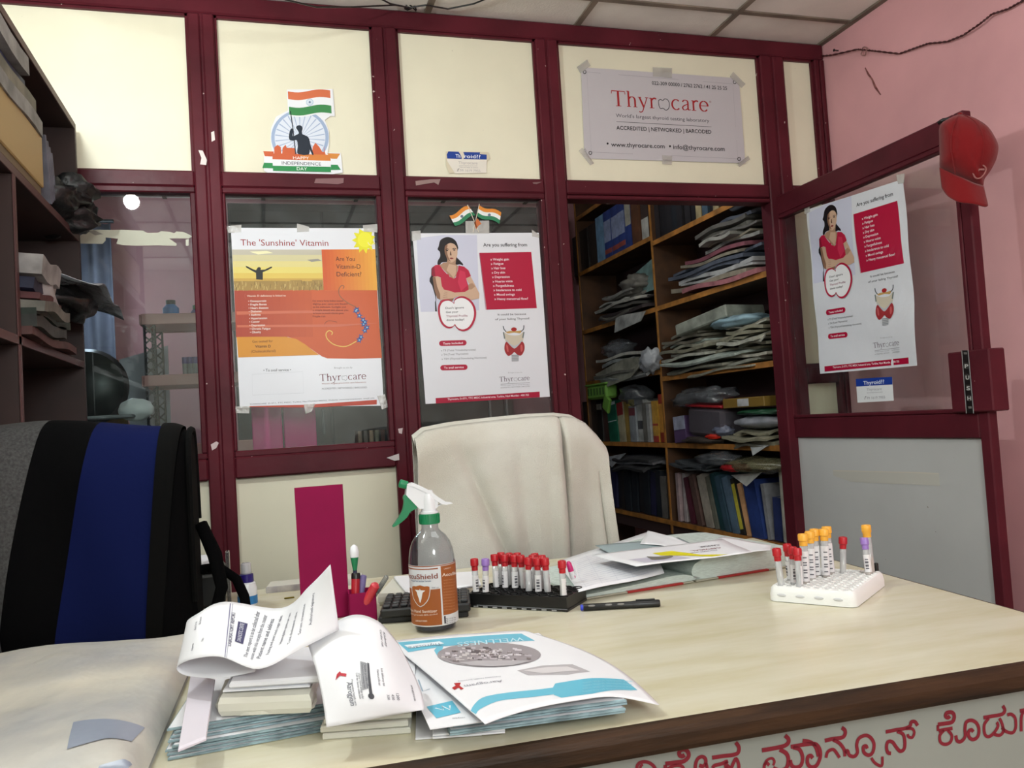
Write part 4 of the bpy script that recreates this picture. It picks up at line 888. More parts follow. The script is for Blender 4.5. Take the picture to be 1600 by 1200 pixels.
F.text('Instant Hand Sanitizer', (70,838), (412,858), 34, (226,206,196), 3, .01, part='label_print'); F.text('Kills 99.9% germs with 80% alcohol', (80,878), (412,890), 18, (226,206,196), 3, part='label_print'); F.text('LABORATORIES', (156,972), (292,976), 18, (226,206,196), 3, .01, part='label_print')
F.text('AccuShield', (468,430), (640,395), 38, (230,214,204), 3, .01, part='label_print'); F.text('LABORATE', (490,346), (572,330), 16, (220,200,190), 3, part='label_print')
for k in range(11): F.text('ingredients directions caution', (482,480+36*k), (620,462+36*k), 11, (190,140,110), 3, part='label_print')
for k in range(3): F.text('Mfg 12/20 Exp', (504,950+26*k), (630,930+26*k), 14, (50,54,70), 3, part='label_print')
F.P['label_print'] and obj('label_print', F.P['label_print'][0], F.P['label_print'][1], SB, world=True, fix=False)
green = mat('green_plastic', (20,124,78), 0.35); whitep = mat('white_glossy_plastic', (226,228,232), 0.3)
m = MB().lathe([(.0155,.190),(.0185,.190),(.0190,.192),(.0180,.208),(.016,.2085)], 28)
for k in range(28): a = 2*PI*k/28; m.box((.0186*math.cos(a), .0186*math.sin(a), .199), (.0014,.0014,.015), R=RZ(a))
obj('collar', m, green, SB)
obj('neck_ring', MB().lathe([(.0165,.208),(.0170,.210),(.0165,.213)], 24), whitep, SB, AS)
# spray head in a vertical plane facing the camera: photo readings on that plane
ch = crop(600, 740, 10.0)
def hp(x, y): u, v = ch(x, y); p = hit(u, v, 1, By); return (p.x-Bx, p.z-ZD)
def slabY(pts, th, sm=3, bev=.0): P = [hp(*p) for p in pts]; return MB().prism(P, th, lambda x, y, h: V(x, h-th/2, y))
obj('head_neck', MB().lathe([(.0135,.212),(.0135,.232),(.012,.242),(.008,.250)], 20), whitep, SB, AS)
obj('head_body', slabY([(350,165),(410,150),(450,150),(700,260),(780,340),(830,430),(825,520),(760,560),(590,545),(540,545),(370,370),(335,330)], .017), whitep, SB)
obj('top_lever', slabY([(345,160),(450,140),(560,190),(700,260),(830,360),(960,440),(1050,452),(1060,462),(960,480),(890,475),(760,390),(690,320),(560,255),(440,200),(370,185)], .021), whitep, SB)
obj('lever_fin', slabY([(740,545),(890,470),(900,480),(760,550)], .006), whitep, SB)
c0 = hp(345,205); c1_ = hp(240,175); d_ = (V(c1_[0],0,c1_[1])-V(c0[0],0,c0[1]))
Rn = V(0,0,1).rotation_difference(d_.normalized()).to_matrix()
obj('nozzle', MB().lathe([(.0072,-.002),(.0076,.004),(.0074,d_.length-.001),(.0055,d_.length)], 16, (c0[0],0,c0[1]+.003), R=Rn), green, SB, AS)
obj('trigger', slabY(catmull([(320,330),(360,350),(420,420),(520,520),(410,590),(350,680),(220,790),(130,828),(230,680),(290,560),(310,440),(298,380)], 3, True), .012), green, SB)
# ------------------------------------------------------------------ sheets of paper
def loftfn(f, b):
    """surface between a front and a back edge (3D polylines)"""
    def cr3(P, t):
        n = len(P)-1; x = min(max(t,0),.9999)*n; i = int(x); s_ = x-i
        p0, p1, p2, p3 = P[max(i-1,0)], P[i], P[i+1], P[min(i+2,n)]
        return 0.5*((2*p1)+(p2-p0)*s_+(2*p0-5*p1+4*p2-p3)*s_*s_+(3*p1-p0-3*p2+p3)*s_**3)
    return lambda u, v: cr3(f, u)*(1-v)+cr3(b, u)*v
class SurfFlat(Flat):
    def put(s, ab, layer):
        u, v = ab[0]/s.W, ab[1]/s.H; e = .004; p = s.sf(u, v)
        n = (s.sf(u+e, v)-s.sf(u-e, v)).cross(s.sf(u, v+e)-s.sf(u, v-e)); n.normalize(); return p+n*(s.sg*.00035*layer)
def surf(sf, W, H, sg=1):
    F = SurfFlat(None, (0,0,1), lambda x, y: (x*W, y*H), maxlen=.02, rough=.5); F.sf, F.W, F.H, F.sg = sf, W, H, sg; return F
wpaper = mat('white_paper', (226,226,230), 0.55, bump=(12,0.12,0.003)); wpaper2 = mat('cream_paper', (206,204,192), 0.6, bump=(12,0.15,0.003)); bpaper_ = mat('blue_grey_paper_edge', (150,176,184), 0.55, noise_=(40,0.35), stretch=(1,1,6))
def block(name, pts, z0, z1, m, label, cat, group=None, mtop=None, sag=0):
    """a pile item: quad pts (x,y) between z0 and z1, pages banded on the sides"""
    P = [V(p[0],p[1],0) for p in pts]; g = MB()
    c = sum(P, V(0,0,0))/4
    ring = lambda s_, z: [c+(p-c)*s_+V(0,0,z) for p in P]
    L_ = [ring(.985,z0), ring(1,z0+(z1-z0)*.2), ring(1,z0+(z1-z0)*.8), ring(.985,z1)]
    g.add([p for r_ in L_ for p in r_], [(0,1,2,3)[::-1], (12,13,14,15)]+[(l*4+k, l*4+(k+1)%4, (l+1)*4+(k+1)%4, (l+1)*4+k) for l in range(3) for k in range(4)])
    g.mi = [0]*len(g.f)
    g.mi[1] = 1
    return tag(obj(name, g, [m, mtop or m]), label, cat, group)
# left pile of blue-edged brochures
rp = random.Random(11)
base = [(-.130,1.058),(.060,1.066),(.085,1.345),(-.105,1.35)]
z = ZD
for k in range(8):
    dx, dy, ro = rp.uniform(-.008,.006), rp.uniform(-.006,.006), rp.uniform(-.03,.03); c_ = V(-.025,1.19,0)
    pts = []
    for x, y in base:
        q = RZ(ro) @ (V(x,y,0)-c_)+c_; pts.append((q.x+dx+.0015*k, q.y+dy+.003*k))
    block('brochure', pts, z, z+.0034, bpaper_, nth(k,8)+' blue edged brochure of the flat pile at the left', 'brochure', 'blue edged brochures in the left pile', mtop=wpaper); z += .0036
zl = z
def booklet(name, front, back, zf, zb_, th, m, label, cat='booklet'):
    F3 = [onz(u, v, zf_) for (u, v), zf_ in zip(front, zf)]; B3 = [onz(u, v, z_) for (u, v), z_ in zip(back, zb_)]
    sf = loftfn(F3, B3); g = MB().slab(sf, 14, 8, th); o = obj(name, g, m); return tag(o, label, cat), sf
o, sf = booklet('folded_leaflet', [(338,1098),(352,1112),(400,1112),(450,1106),(486,1104),(490,1090)], [(352,1062),(362,1060),(400,1058),(440,1056),(478,1052),(488,1050)], [.788,.784,.786,.786,.787,.79], [.79]*6, .004, wpaper2, 'folded cream leaflet lying on the pale blue brochures under the curled sheet')
def prismpad(name, quad, z0, z1, m, label, cat, r=.006):
    P = [onz(u, v, z1) for u, v in quad]; g = MB(); c = sum(P, V(0,0,0))/4; lay = []
    for s_, z in ((.95,z0),(1.0,z0+(z1-z0)*.3),(1.0,z0+(z1-z0)*.7),(.96,z1)): lay.append([V(c.x+(p.x-c.x)*s_, c.y+(p.y-c.y)*s_, z) for p in P])
    g.add([p for l in lay for p in l], [(3,2,1,0),(12,13,14,15)]+[(l*4+k, l*4+(k+1)%4, (l+1)*4+(k+1)%4, (l+1)*4+k) for l in range(3) for k in range(4)])
    o = obj(name, g, m); return tag(o, label, cat)
prismpad('folded_leaflet', [(340,1092),(486,1086),(500,1040),(372,1040)], .781, .803, wpaper2, 'thick folded cream leaflet on top of the pale blue brochures', 'leaflet')
prismpad('folded_leaflet', [(348,1078),(484,1070),(500,1020),(380,1022)], .804, .808, wpaper, 'thin white leaflet between the two thick folded ones', 'leaflet')
prismpad('paper_bundle', [(358,1066),(512,1056),(492,1010),(385,1012)], .809, .818, wpaper, 'folded paper bundle in a clear sleeve under the curled sheet', 'papers')
prismpad('envelope', [(298,1052),(336,1060),(322,1152),(278,1170)], .792, .797, mat('lilac_white_paper', (216,210,220), .5), 'narrow white envelope hanging over the left side of the brochure pile', 'envelope')
# curled printed sheet on top
fr = [(398,1050,.822),(345,1059,.818),(292,1056,.82),(276,1043,.832),(300,1030,.846),(345,1026,.85),(405,1045,.838),(468,1015,.852),(530,984,.866)]
bk = [(430,975,.86),(385,980,.85),(330,990,.85),(292,975,.868),(310,958,.884),(352,940,.892),(440,950,.886),(484,915,.92),(516,882,.95)]
F3 = [onz(*p) for p in fr]; B3 = [onz(*p) for p in bk]
CS = thing('curled_sheet', 'curled white printed form arching over the paper pile at the left front', 'paper', tuple(F3[0]))
sf = loftfn(F3, B3); obj('sheet', MB().slab(sf, 48, 12, .0004), wpaper, CS, True, world=True)
F = surf(sf, 1, 1)
def up_(F): return -1 if (F.sf(.72,.5+.01)-F.sf(.72,.5)).cross(F.sf(.71,.5)-F.sf(.72,.5)).z < 0 else 1
F.sg = up_(F)
for x, v0, v1, t, c, h_ in ((.50,.62,.80,'Blood Group','g',.012),(.525,.70,.86,'Rh factor','g',.012),(.50,.18,.32,'Name','g',.012),(.55,.30,.36,'No','g',.012),
    (.705,.12,.9,'The test report is to be collected after','g',.010),(.722,.12,.86,'noon with this receipt from the counter','g',.010),(.742,.15,.8,'Patient name and address','g',.012),(.765,.2,.84,'Fasting and post lunch sugar values','g',.010),(.80,.3,.8,'Haemoglobin grams per cent','g',.010),(.835,.2,.7,'Total cholesterol value','g',.010),(.87,.25,.72,'Serum creatinine','g',.010),(.905,.3,.8,'Authorised signatory','g',.010)):
    F.text(t, (x,v0), (x,v1), h_, (108,108,120), 2, .01, mirror=F.sg)
F.ribbon('lettering', (62,58,96), [(.675, .30+.35*i/16) for i in range(17)], .022, 2); F.text('DIAGNOSTIC CENTRE', (.679,.32), (.679,.63), .010, (200,200,214), 3, .01, mirror=F.sg); F.text('LABORATORY REPORT', (.655,.2), (.655,.8), .010, (80,76,104), 2, .01, mirror=F.sg)
F.ribbon('lettering', (120,116,150), [(.640,.0+.06*i) for i in range(17)], .0025, 2); F.ribbon('lettering', (150,150,170), [(.646,.0+.06*i) for i in range(17)], .0015, 2)
F.build(CS)
# arched leaflet beside it
fr = [(510,1136,.786),(560,1128,.789),(612,1118,.79),(662,1109,.788)]; mid_ = [(497,1060,.826),(545,1045,.838),(600,1052,.832),(655,1072,.806)]
bk = [(478,1000,.852),(545,962,.874),(590,970,.868),(622,1005,.842)]
F3, M3, B3 = [[onz(*p) for p in q] for q in (fr, mid_, bk)]
s1 = loftfn(F3, M3); 
def sf2(u, v, F3=F3, M3=M3, B3=B3):
    a = loftfn(F3, F3)(u, 0); b = loftfn(M3, M3)(u, 0); c = loftfn(B3, B3)(u, 0)
    return a*((1-v)*(1-2*v))+b*(4*v*(1-v))+c*(v*(2*v-1))
LF = thing('arched_leaflet', 'white laboratory leaflet with a small red cross arched over the middle pile', 'leaflet', tuple(F3[0]))
obj('sheet', MB().slab(sf2, 24, 24, .0005), wpaper, LF, True, world=True)
F = surf(sf2, 1, 1); F.sg = 1
if (sf2(.51,.5)-sf2(.5,.5)).cross(sf2(.5,.51)-sf2(.5,.5)).z < 0: F.sg = -1
F.poly('picture', (176,34,50), [(.20,.42),(.245,.45),(.30,.43),(.31,.455),(.26,.47),(.25,.49),(.22,.47)], 2)
F.poly('picture', (150,150,154), [(.44,.30),(.50,.32),(.52,.56),(.45,.57)], 1); F.poly('picture', (70,70,76), [(.50,.24),(.53,.26),(.535,.56),(.52,.565)], 2); F.ellipse('picture', (70,70,76), (.515,.245), .028, .03, 2)
F.text('Aarogyam', (.30,.38), (.30,.16), .055, (110,110,120), 2, .01, mirror=F.sg)
for x, a_, b__, t in ((.345,.40,.16,'Preventive health care'),(.40,.46,.22,'Call for home collection'),(.425,.46,.22,'of your blood sample today'),(.46,.55,.32,'Diabetes screening test'),(.485,.55,.32,'Health profile offer'),(.60,.52,.36,'Vitamin profile test'),(.64,.54,.36,'Iron deficiency test'),(.66,.27,.21,'350'),(.70,.28,.21,'450'),(.74,.30,.21,'1200'),(.68,.92,.76,'Cardiac risk'),(.72,.92,.78,'Kidney'),(.88,.46,.22,'terms apply as on date')): F.text(t, (x,a_), (x,b__), .022, (112,112,120), 2, .01, mirror=F.sg)
F.build(LF)
z = ZD
for k in range(4):
    dx, dy = rp.uniform(-.006,.006), rp.uniform(-.008,.004)
    block('brochure', [(.050+dx,1.045+dy),(.152+dx,1.018+dy),(.20+dx,1.255+dy),(.092+dx,1.262+dy)], z, z+.0075, wpaper2 if k < 3 else wpaper, nth(k,4)+' folded brochure in the low pile under the arched leaflet', 'brochure', 'folded brochures in the middle pile'); z += .0078
# right pile and the big front brochure
z = ZD
qb = [[(.150,.990),(.225,.968),(.335,1.31),(.215,1.345)],[(.168,.975),(.250,.955),(.36,1.30),(.24,1.33)],[(.185,.957),(.395,.935),(.40,1.285),(.21,1.33)]]
for k in range(3): block('brochure', qb[min(k,1)], z, z+.003, wpaper, nth(k,3)+' white brochure sticking out left of the front pile', 'brochure', 'white brochures at the left of the front pile'); z += .0032
for k in range(4):
    dx, dy = rp.uniform(-.005,.005), rp.uniform(-.006,.004)
    block('brochure', [(x+dx,y+dy) for x, y in qb[2]], z, z+.0038, bpaper_, nth(k,4)+' blue edged brochure under the big wellness brochure', 'brochure', 'blue edged brochures in the front pile', mtop=wpaper); z += .004
wz = z+.001
WB = thing('brochure', 'second white wellness brochure peeking out under the big one with a blue corner', 'brochure', (.22,1.1,wz))
q4 = [onz(u, v, wz+.002) for u, v in ((672,1138),(742,1122),(730,1010),(622,1020))]
def quadfn(q): return lambda u, v: (q[0]*(1-u)+q[1]*u)*(1-v)+(q[3]*(1-u)+q[2]*u)*v
obj('sheet', MB().slab(lambda u, v: quadfn([onz(x, y, wz+.0015) for x, y in ((672,1139),(762,1126),(745,1004),(612,1008))])(u, v), 2, 2, .001), wpaper, WB, world=True)
c6 = crop(600, 970, 6.0); F = Flat(lambda a, b: V(a, b, wz+.0018), (0,0,1), lambda x, y: (lambda p: (p.x, p.y))(onz(*c6(x, y), wz+.0018)), step=.0002)
F.poly('picture', (96,180,206), [(398,806),(640,750),(720,860),(492,914)], 1)
F.ribbon('lettering', (220,236,244), [(480,820),(560,840),(540,800),(622,838),(616,796)], 7, 2); F.text('complete', (760,904), (640,912), 12, (120,120,130), 2)
F.ribbon('picture', (150,170,186), [(322,552),(362,660),(430,640)], 4, 1)
F.build(WB)
bz = .7875
BF = thing('brochure', 'big white and blue wellness brochure lying upside down at the front of the desk', 'brochure', (.30,1.12,bz))
Q = [onz(758,1131,bz), onz(1030,1101,bz-.022), onz(820,985,bz), onz(606,1002,bz)]
def bh(x, y):
    t = (x-.27)/.17; f = max(0, (1.10-y)/.2); return bz-.022*max(0, min(1.2,t))**2*min(1,f)+.003*math.sin(y*16)
edgeF = [onz(758,1131,bz), onz(790,1119,bz), onz(840,1105,bz-.001), onz(900,1094,bz-.003), onz(960,1088,bz-.008), onz(1030,1101,bz-.024)]
edgeB = [onz(606,1002,bz), onz(650,997,bz), onz(700,992,bz), onz(750,989,bz), onz(790,986,bz), onz(820,985,bz)]
sfb0 = loftfn(edgeF, edgeB)
def sfb(u, v): p = sfb0(u, v); return V(p.x, p.y, p.z+.002*math.sin(v*PI)) + V(.03,.0,0)*math.sin(v*PI)*u*.9
obj('sheet', MB().slab(sfb, 24, 24, .0008), wpaper, BF, True, world=True)
from mathutils.bvhtree import BVHTree
tm = MB().grid(sfb, 24, 24); bvh = BVHTree.FromPolygons([Vector(v) for v in tm.v], tm.f)
def topfn(a, b):
    h_ = bvh.ray_cast(V(a, b, 2), V(0,0,-1))[0]
    return h_ if h_ else V(a, b, bz-.004)
c6b = crop(580, 720, 2.608)
def floc(cr):
    def f(x, y):
        u, v = cr(x, y); d = _F+_R*((u-800)/FPX)-_U*((v-600)/FPX); h_ = bvh.ray_cast(CAM, d.normalized())[0]
        p = h_ if h_ else onz(u, v, bz); return (p.x, p.y)
    return f
F = Flat(topfn, (0,0,1), floc(c6), step=.0003, maxlen=.012, rough=.4)
BL_ = (102,182,206)
F.poly('picture', BL_, [(128,204),(540,170),(1000,135),(1290,122),(1416,188),(1000,208),(560,240),(228,296)], 1)
F.poly('picture', (222,232,238), [(188,232),(520,196),(566,216),(240,262)], 2)
F.text('Thyrocare', (534,212), (226,248), 24, (110,130,150), 3, part='lettering'); F.text('WELLNESS', (1306,160), (684,208), 38, (190,224,236), 3, part='lettering')
F.poly('picture', BL_, [(470,280),(500,240),(560,225),(540,300),(600,360),(700,400),(690,408),(580,375),(500,330)], 1)
F.ellipse('picture', (150,144,148), (985,322), 486, 116, 2, 40)
for k in range(150):
    a = rp.uniform(0,2*PI); r = rp.uniform(0,.9); x, y = 985+470*r*math.cos(a), 330+90*r*math.sin(a); w_, h_ = rp.uniform(8,34), rp.uniform(3,13)
    c = rp.choice([(178,170,176),(206,200,206),(90,82,86),(150,142,146),(120,110,110),(196,190,190)])
    F.poly('picture', c, [(x-w_,y-h_),(x+w_,y-h_*.6),(x+w_,y+h_),(x-w_,y+h_*.8)], 3)
F.poly('picture', (176,172,176), [(700,400),(900,380),(1300,380),(1380,385),(1200,425),(1000,436),(820,425)], 4)
F.poly('picture', (176,36,40), [(655,588),(720,584),(708,612),(748,640),(720,650),(700,630),(660,652),(636,632),(672,612)], 2)
F.text('Aarogyam', (1104,556), (748,606), 22, (150,150,160), 2); F.text('Preventive Health Screening', (1090,518), (690,566), 12, (176,176,184), 2)
F.poly('picture', BL_, catmull([(812,850),(836,800),(900,735),(1000,700),(1200,670),(1400,650),(1600,628)], 3)+catmull([(1600,690),(1400,715),(1200,735),(1050,760),(900,830),(866,872),(852,872)], 3), 1)
F.loc = floc(c6b)
F.poly('picture', BL_, [(750,908),(900,886),(1030,892),(1085,935),(1000,935),(900,950),(775,966),(745,955),(744,942),(600,962),(600,944),(740,925)], 1)
for k in range(4): F.text('www.wellness profile tests', (1060,898+12*k), (860,905+12*k), 6, (150,206,224), 2)
F.poly('picture', (176,172,176), [(595,855),(700,835),(820,830),(892,860),(800,872),(640,875)], 1); F.poly('picture', (210,206,208), [(620,856),(720,842),(800,840),(850,856),(700,868)], 2)
F.build(BF)
# ------------------------------------------------------------------ open register with papers
e1 = V(.994,.108,0); e2 = V(-.108,.994,0); O_ = V(.590,1.566,ZD)
RG = thing('register_book', 'thick open register with pale green pages and a red striped cover', 'book', tuple(O_), math.atan2(e1.y, e1.x))
green_page = mat('green_ledger_paper', (200,212,206), 0.6, noise_=(90,0.12), stretch=(1,1,14)); cover = mat('register_cover', (168,164,148), 0.5); redband = mat('red_cover_cloth', (160,36,34), 0.5)
obj('cover', MB().bx(0,.262,0,.33,0.001,.004,.001), cover, RG); obj('cover', MB().bx(.268,.56,0,.33,0.001,.004,.001), cover, RG)
obj('cover_band', MB().bx(.10,.235,-.001,.02,0.0005,.0048,.0004), redband, RG); obj('cover_band', MB().bx(.325,.46,-.001,.02,0.0005,.0048,.0004), redband, RG)
def pagetop(pts, name):
    pr = catmull(pts, 4); n = len(pr); vs = [V(x, y, z_) for y in (.006,.324) for x, z_ in pr]; g = MB()
    g.add(vs, [tuple(range(n))[::-1], tuple(range(n,2*n))]+[(i,(i+1)%n,n+(i+1)%n,n+i) for i in range(n)]); return obj(name, g, green_page, RG)
pagetop([(.006,.0045),(.262,.0045),(.262,.014),(.22,.020),(.12,.014),(.006,.009)], 'left_pages')
pagetop([(.274,.0045),(.55,.0045),(.556,.028),(.53,.044),(.42,.050),(.32,.049),(.276,.040),(.262,.024),(.266,.010)], 'right_pages')
o = obj('ruling', MB(), green_page, RG) if False else None
def flatsheet(name, pts, zs, label, m=None, cat='paper', th=.0004, nu=10, nv=10, wavy=.0015):
    P = [onz(u, v, z_) for (u, v), z_ in zip(pts, zs)]
    f0 = quadfn(P); f = lambda u, v: f0(u, v)+V(0,0,wavy*math.sin(u*7+v*3)*math.sin(v*5+1))
    root = thing(name, label, cat, tuple(P[0])); obj('sheet', MB().slab(f, nu, nv, th), m or wpaper, root, True, world=True)
    F = surf(f, 1, 1); F.sg = 1 if (f(.51,.5)-f(.5,.5)).cross(f(.5,.51)-f(.5,.5)).z > 0 else -1; return root, F
r1, F = flatsheet('printed_list', [(904,925),(1038,896),(1012,831),(871,877)], [.777,.780,.805,.772], 'white printed list spread over the left page of the register')
for k in range(16):
    v = .08+.05*k; F.ribbon('lettering', (176,178,196), [(.06+i*.06, v) for i in range(15)], [.006*rp.choice((.4,1,.2,.8)) for i in range(15)], 1)
for k in range(5): F.ribbon('lettering', (190,190,204), [(.1+.18*k, .05),(.1+.18*k, .9)], .002, 1)
F.build(r1)
r2, F = flatsheet('flyer', [(994,885),(1176,863),(1128,842),(924,867)], [.807,.812,.815,.803], 'white flyer with a yellow printed corner lying across the open register', wavy=.001)
F.poly('picture', (196,192,206), [(.12,.12),(.50,.10),(.44,.42),(.10,.42)], 1); F.poly('picture', (216,206,40), [(.35,.60),(.50,.60),(.62,.22),(.80,.05),(.66,.05),(.50,.28),(.36,.42)], 2)
F.poly('picture', (120,116,110), catmull([(.22,.22),(.30,.18),(.40,.26),(.42,.36),(.32,.36),(.26,.46),(.24,.34)], 3, True), 3)
F.text('CERVICAL', (.86,.50), (.62,.50), .07, (130,40,60), 2, .01, mirror=1); F.text('CANCER', (.9,.70), (.74,.70), .08, (60,40,60), 2, .01); F.text('awareness week', (.80,.36), (.58,.38), .05, (60,50,70), 2)
F.build(r2)
r3, F = flatsheet('loose_sheet', [(985,880),(1125,868),(1060,840),(930,852)], [.798,.805,.806,.796], 'grey shaded ledger sheet folded under the flyer on the register', m=mat('shaded_ledger', (150,166,170), .6))
r4, F = flatsheet('loose_sheet', [(1040,868),(1204,860),(1205,852),(1130,838)], [.806,.806,.806,.812], 'white sheet at the back of the register behind the flyer')
r5, F = flatsheet('loose_sheet', [(1000,850),(1100,858),(1050,838),(1012,829)], [.803,.808,.81,.806], 'folded white sheet peaking at the back of the printed list')
# ------------------------------------------------------------------ magenta file box, pens
mag = mat('magenta_board', (138,8,68), 0.6, spec=.15, noise_=(5,0.1)); magd = mat('magenta_inside', (110,14,60), .6)
MF = thing('magazine_file', 'tall magenta cardboard file box standing behind the paper pile', 'file box', (.094,1.69,ZD), -.02)
obj('spine', MB().prism([(-.046,0),(.046,0),(.045,.262),(-.048,.262)], .004, lambda x, y, h: V(x, h, y)), mag, MF)
obj('side', MB().prism([(0,0),(.08,0),(.08,.10),(0,.262)], .003, lambda x, y, h: V(.043+h, x+.004, y)), magd, MF); obj('side', MB().prism([(0,0),(.08,0),(.08,.10),(0,.262)], .003, lambda x, y, h: V(-.046+h, x+.004, y)), magd, MF)
obj('back', MB().bx(-.046,.046,.084,.087,0,.10), mag, MF); obj('bottom', MB().bx(-.046,.046,0,.087,0,.003), mag, MF)
PC = thing('pen_cup', 'low magenta cardboard pen cup beside the tall magenta box', 'cup', (.162,1.655,ZD), -.05)
for nm, a in (('cup_side',(-.026,-.024,-.026,.026)),('cup_side',(.024,.026,-.026,.026)),('cup_side',(-.026,.026,-.026,-.024)),('cup_side',(-.026,.026,.024,.026))): obj(nm, MB().bx(a[0],a[1],a[2],a[3],0,.055), mag, PC)
obj('cup_floor', MB().bx(-.026,.026,-.026,.026,0,.002), mag, PC)
def stick(name, label, cat, p0, px1, y1, r, parts_):
    """a pen from the cup to the photo reading px1 on the plane y = y1"""
    a = V(*p0); b = hit(px1[0], px1[1], 1, y1); d = b-a; root = thing(name, label, cat, tuple(a), rot=V(0,0,1).rotation_difference(d.normalized()).to_euler())
    for nm, pr, m in parts_(d.length, r): obj(nm, MB().lathe(pr, 12), m, root, AS)
redp = mat('red_plastic', (176,30,44), .35); gp = clear('grey_clear_plastic', (210,214,216), .06, .1, .3, (150,150,150)); lil = mat('lilac_plastic', (120,110,160), .4); navy = mat('navy_plastic', (22,24,60), .4)
stick('marker_pen', 'fat red marker leaning in the magenta pen cup', 'pen', (.150,1.65,ZD+.004), (588,912), 1.62, .0085, lambda L, r: [('barrel',[(r*.7,0),(r*.8,L*.6)],redp),('cap',[(r,L*.45),(r*1.05,L*.5),(r*1.05,L*.95),(r*.6,L)],mat('light_red_plastic',(196,56,66),.3))])
stick('pen', 'clear capped pen leaning far right out of the magenta cup', 'pen', (.160,1.662,ZD+.004), (605,900), 1.64, .0045, lambda L, r: [('barrel',[(r*.5,0),(r,.01),(r,L*.8)],gp),('cap',[(r*1.15,L*.6),(r*1.15,L*.97),(r*.7,L)],gp)])
stick('pen', 'lilac pen behind the fat red marker', 'pen', (.156,1.672,ZD+.004), (568,898), 1.68, .006, lambda L, r: [('barrel',[(r*.6,0),(r,.01),(r,L*.9)],lil),('cap',[(r*1.1,L*.7),(r*1.1,L*.97),(r*.6,L)],lil)])
stick('marker_pen', 'dark red marker with a black end beside the magenta box', 'pen', (.148,1.668,ZD+.004), (556,895), 1.68, .0085, lambda L, r: [('barrel',[(r*.9,0),(r,L*.86)],redp),('end_cap',[(r*1.05,L*.86),(r*1.05,L*.97),(r*.9,L)],blackp)])
stick('spoon', 'spoon with a white bowl and a green neck rising from the pen cup', 'spoon', (.152,1.672,ZD+.004), (553,851), 1.68, .004, lambda L, r: [('handle',[(r,0),(r,L*.66)],navy),('neck',[(r*.9,L*.62),(r*2.0,L*.82)],green),('bowl',[(r*2.0,L*.82),(r*2.3,L*.9),(r*1.7,L*.97),(r*.5,L)],whitep)])
# keyboard
KB = thing('keyboard', 'black keyboard raised behind the sanitizer bottle', 'keyboard', (.285,1.632,ZD), -.22)
obj('body', MB().bx(-.085,.085,-.068,.07,.012,.028,.003), blackp, KB); obj('shadow_base', MB().bx(-.09,.08,-.06,.065,0,.012,.002), mat('shadow_black', (10,10,10), .6), KB)  # near-black base stands in for the shadow under the raised keyboard
kp = MB().box((0,0,0), (.0135,.013,.006), .002); k0 = None
darkkey = mat('charcoal_key', (44,44,46), .5)
for i in range(10):
    for j in range(5):
        if k0 is None: k0 = obj('key', kp, darkkey, KB); o = k0
        else: o = k0.copy(); C.objects.link(o); o.parent = KB
        o.location = (-.074+i*.0164, -.05+j*.025, .0305)
prismpad('paper_box', [(590,928),(706,924),(690,906),(612,904)], .752, .776, wpaper2, 'flat cream box of papers behind the keyboard', 'box')
prismpad('paper_stack', [(636,926),(752,912),(744,892),(615,900)], .777, .784, wpaper, 'white papers lying on the cream box behind the sanitizer bottle', 'papers')
# eye drop bottle
DB = thing('dropper_bottle', 'small white dropper bottle with a dark blue collar behind the curled sheet', 'bottle', (-.058,1.93,ZD))
obj('bottle_body', MB().lathe([(.019,0),(.021,.003),(.021,.036),(.018,.048),(.012,.052)], 20), whitep, DB, AS); obj('label', MB().lathe([(.0213,.004),(.0213,.022)], 20, cap=False), mat('sky_blue_label', (44,120,180), .4), DB)
obj('collar', MB().lathe([(.0145,.050),(.0150,.052),(.0145,.067),(.012,.068)], 20), mat('dark_blue_plastic', (36,22,110), .35), DB, AS); obj('nozzle_cap', MB().lathe([(.010,.068),(.0112,.070),(.0108,.09),(.009,.092)], 18), clear('milky_cap', (230,230,235), .06, .15, .5, (225,225,230)), DB, AS)
# printer, tray papers, small clutter at the back of the desk
PR = thing('printer', 'black printer at the back left of the desk behind the backpack', 'printer', (-.30,2.03,ZD))
obj('housing', MB().bx(-.20,.195,-.09,.08,0,.075,.008), blackp, PR); obj('tray', MB().bx(-.18,.19,-.085,.03,.076,.084,.002), mat('dark_grey_plastic', (50,50,52), .4), PR); obj('paper_guide', MB().bx(.198,.206,-.06,-.03,0,.115,.002), clear('smoky_plastic', (190,190,190), .06, .1, .3, (120,120,120)), PR)
block('paper_stack', [(-.34,1.95),(-.108,1.945),(-.13,2.09),(-.34,2.09)], .835, .848, wpaper, 'white papers fanned on top of the black printer', 'papers')
block('magazine', [(-.02,2.04),(.20,2.02),(.21,2.09),(-.01,2.11)], ZD, .765, mat('grey_cover_print', (150,146,150), .5, noise_=(30,.4), rgb2=(196,192,186)), 'grey printed magazines along the back edge of the desk', 'magazine', mtop=wpaper2)
tag(obj('key', MB().box(tuple(onz(452,934,ZD+.002)), (.022,.004,.003), .001)), 'small brass key lying at the back of the desk', 'key') if False else tag(obj('brass_clip', MB().box(tuple(onz(452,934,ZD+.002)), (.022,.005,.003), .001), mat('brass', (110,96,30), .35, 1)), 'small brass clip lying on the desk right of the dropper bottle', 'clip')
